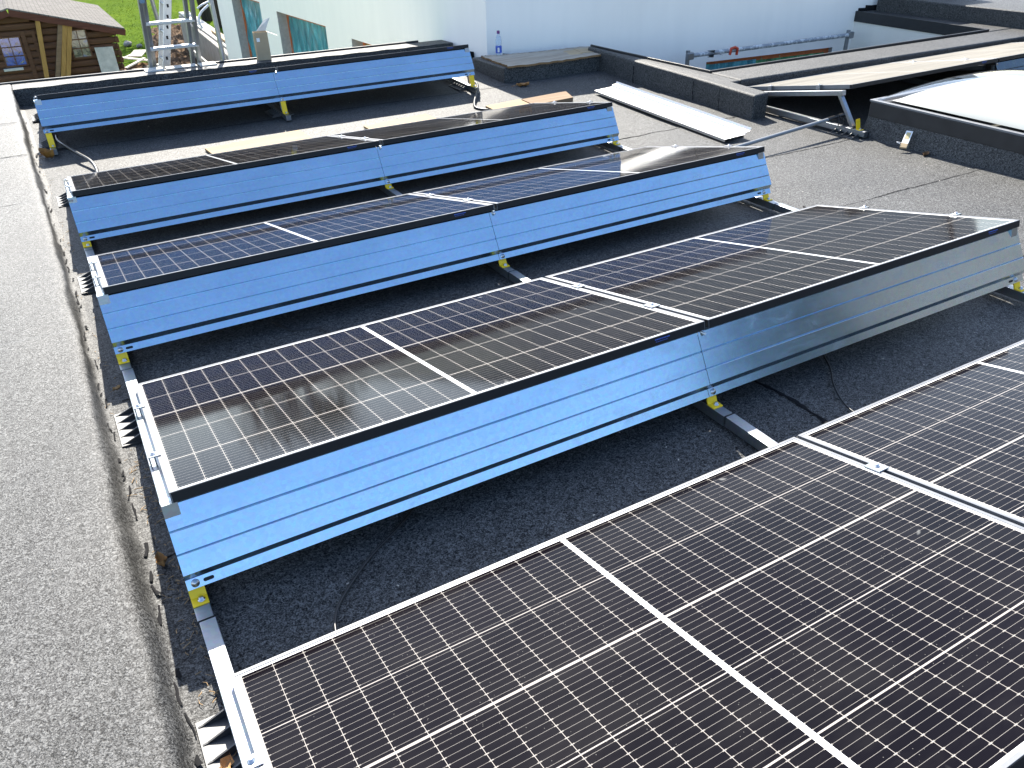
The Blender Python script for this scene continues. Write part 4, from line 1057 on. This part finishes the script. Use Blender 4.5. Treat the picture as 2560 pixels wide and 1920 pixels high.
shed_window((-.42, -.72), .34, .49, 0, left=True); shed_window((.80, -.695), .30, .49, 0)
m = MB(); m.box((-.5, SY-.10, -1.30), (-.16, SY-.03, -1.255)); m.build('sill', M_cardw, sh, .004)
m = MB(); m.box((-.03, SY-.045, GZ), (.05, SY-.022, -.62)); m.box((.16, SY-.045, GZ), (.22, SY-.022, -.62)); m.build('door_frame', M_log, sh, .004)
for lab, a, b_ in (('upright new timber post left of the three leaning ones at the shed', (.33, -.46), (.06, GZ)),
                   ('darkest of the leaning timbers at the shed, left of three', (.70, -.56), (.06, GZ)),
                   ('middle one of the three leaning timbers at the shed', (.775, -.575), (.18, GZ)),
                   ('rightmost leaning timber at the shed, beside its window', (.86, -.585), (.28, GZ))):
    m = MB(); dk_ = 'darkest' in lab
    m.bar((b_[0], SY-.30, b_[1]), (a[0], SY-.10, a[1]), .082, .07, up=(0,1,.2)); put('timber_beam', m, M_plank if dk_ else M_timber, lab, 'timber', 'timbers leaning on the shed', .004)
m = MB(); m.poly([(1.19, SY-.09, -1.03), (1.53, SY-.09, -1.04), (1.53, SY-.30, GZ+.3), (1.19, SY-.30, GZ+.3)]+[(1.19, SY-.075, -1.03), (1.53, SY-.075, -1.04), (1.53, SY-.285, GZ+.3), (1.19, SY-.285, GZ+.3)], [(0,1,2,3), (7,6,5,4), (0,4,5,1), (1,5,6,2), (2,6,7,3), (3,7,4,0)])
put('white_board', m, mat_plain('white_stained_board', (.46, .43, .37), .7, 0, .3, 5), 'pale stained board leaning at the right end of the shed', 'board', None, .003)

# ------------------------------------------------------------------ trees (trunks show beside the house; crowns mirror in the glass)
def mat_leaf(name, a, b):
    m = NT(name); n1 = m.noise(.9, 3); m.set(Base_Color=m.ramp(n1, [(.3, a), (.7, b)]), Roughness=.55); return m.mat
M_leaf = mat_leaf('leaf_green', (.022, .05, .012), (.07, .115, .025)); M_leaf2 = mat_leaf('leaf_olive', (.035, .05, .014), (.09, .10, .03))
def tree_parts(root, h, cr, seed, leaf, lean=(0, 0), n_leaf=2600, tr=.11, crown_from=.35):
    random.seed(seed); t = MB(); top = Vector((lean[0]*h, lean[1]*h, h*.8))
    t.tube([(0,0,0), top*.35+Vector((.05, 0, 0)), top*.7, top], tr, 10, r_end=tr*.3)
    cl = []
    for k in range(13):
        z = h*random.uniform(crown_from, .95); a = random.uniform(0, 6.28); rr = cr*random.uniform(.35, 1)*(1-.5*abs(z/h-.6))
        c = Vector((lean[0]*z+math.cos(a)*rr, lean[1]*z+math.sin(a)*rr, z)); b0 = top*max(.2, (z/h-.12)/.8)
        t.tube([b0, b0.lerp(c, .5)+Vector((0,0,.12)), c], tr*.32, 6, r_end=tr*.08); cl.append((c, cr*random.uniform(.3, .5)))
    t.build('trunk', M_bark, root)
    m = MB()
    for k in range(n_leaf):
        c, r = random.choice(cl); d = Vector((random.gauss(0, 1), random.gauss(0, 1), random.gauss(0, .8)))
        p = c+d.normalized()*r*random.random()**.5; s_ = random.uniform(.05, .12)*(cr/2)**.3
        u = Vector((random.uniform(-1, 1), random.uniform(-1, 1), random.uniform(-1, 1))).normalized(); v = u.orthogonal().normalized()
        m.poly([p-u*s_, p-v*s_*.55, p+u*s_, p+v*s_*.55], [(0,1,2,3)])
    m.build('crown', leaf, root)
t1 = thing('garden_tree', 'dark tree trunk left of the house, the left one of two', 'tree', (5.95, 31.4, GZ), group='trees behind the garden'); tree_parts(t1, 7.5, 2.6, 1, M_leaf2, (-.09, 0), 2600, .20, .55)
t2 = thing('garden_tree', 'dark tree trunk left of the house, the right one of two', 'tree', (6.0, 29.5, GZ), group='trees behind the garden'); tree_parts(t2, 7.0, 2.4, 2, M_leaf, (-.03, 0), 2600, .22, .55)
pr = None
for i, (x, y, s_) in enumerate([(-6, 52, 1.0), (2, 56, .9), (9.5, 53, 1.15), (16, 48, 1.0), (23, 45, 1.2), (30, 40, 1.25), (27, 28, 1.0)]):
    if pr is None:
        pr = thing('hedgerow_tree', 'leafy tree of the distant row beyond the garden, mirrored in the panels', 'tree'); tree_parts(pr, 7.0, 3.6, 9, M_leaf, (0, 0), 4200, .22, .15); o = pr
    else: o = copy_tree(pr)
    o.location = (x, y, GZ); o.rotation_euler = (0, 0, i*1.3); o.scale = (s_, s_, s_); o['group'] = 'distant trees beyond the garden'
# clipped hedge at the upper right
hd = thing('garden_hedge', 'strip of green hedge at the top right corner', 'hedge', (0, 0, 0)); m = MB(); random.seed(6)
for k in range(5200):
    x = random.uniform(12.0, 22); y = 9.3+random.gauss(0, .4)+(x-17)*.35; z = GZ+2.3*random.random()**.6+.15*math.sin(x*3); s_ = random.uniform(.05, .09)
    p = Vector((x, y, z)); u = Vector((random.uniform(-1, 1), random.uniform(-1, 1), random.uniform(-1, 1))).normalized(); v = u.orthogonal().normalized(); m.poly([p-u*s_, p-v*s_*.6, p+u*s_, p+v*s_*.6], [(0,1,2,3)])
m.build('foliage', M_leaf, hd)
m = MB()
for k in range(12): 
    x = 12.4+k*.8; y = 9.3+(x-17)*.35; m.tube([(x, y, GZ), (x+.05, y, GZ+.9), (x-.05, y+.05, GZ+1.7)], .03, 6, r_end=.01)
m.build('stem', M_bark, hd)

# ------------------------------------------------------------------ unseen house added behind the viewpoint to grey the reflection in the near sheet
nh = thing('added_house', 'brick neighbour house behind the viewpoint, mirrored in the near deflector', 'house', (17.4, -5.6, GZ), (0, 0, R(-66)))
M_brick = NT('grey_brick'); bk = M_brick.n('ShaderNodeTexBrick'); bk.inputs['Scale'].default_value = 4; bk.inputs['Color1'].default_value = (.085, .075, .072, 1); bk.inputs['Color2'].default_value = (.11, .097, .092, 1); bk.inputs['Mortar'].default_value = (.14, .13, .125, 1); M_brick.link(M_brick.co(), bk.inputs['Vector']); M_brick.set(Base_Color=bk.outputs[0], Roughness=.9); M_brick = M_brick.mat
m = MB(); m.box((-5, -8, 0), (3.5, 0, 5.4)); m.build('wall', M_brick, nh)
m = MB(); m.prism([(-5.4, 5.4), (3.9, 5.4), (-.75, 7.4)], (0, -8.3, 0), (0, .3, 0), (1,0,0), (0,0,1)); m.build('roof', mr.mat, nh)
for x in (-3.5, -.8, 1.6):
    f = MB(); f.box((x, .0, 2.9), (x+1.1, .05, 4.3)); wf = f.build('window', M_cardw, nh); g = MB(); g.box((x+.08, .05, 2.98), (x+1.02, .06, 4.22)); g.build('pane', M_blk, wf)

# ------------------------------------------------------------------ walls of the roof building itself
m = MB(); m.box((-3.15, -5.9, GZ), (5.0, 7.45, -.5)); m.box((5.05, -5.9, GZ), (13.9, 3.95, -.5))
tag(m.build('flat_roofed_building', M_white), 'low white extension whose flat felt roof carries the panels', 'building')
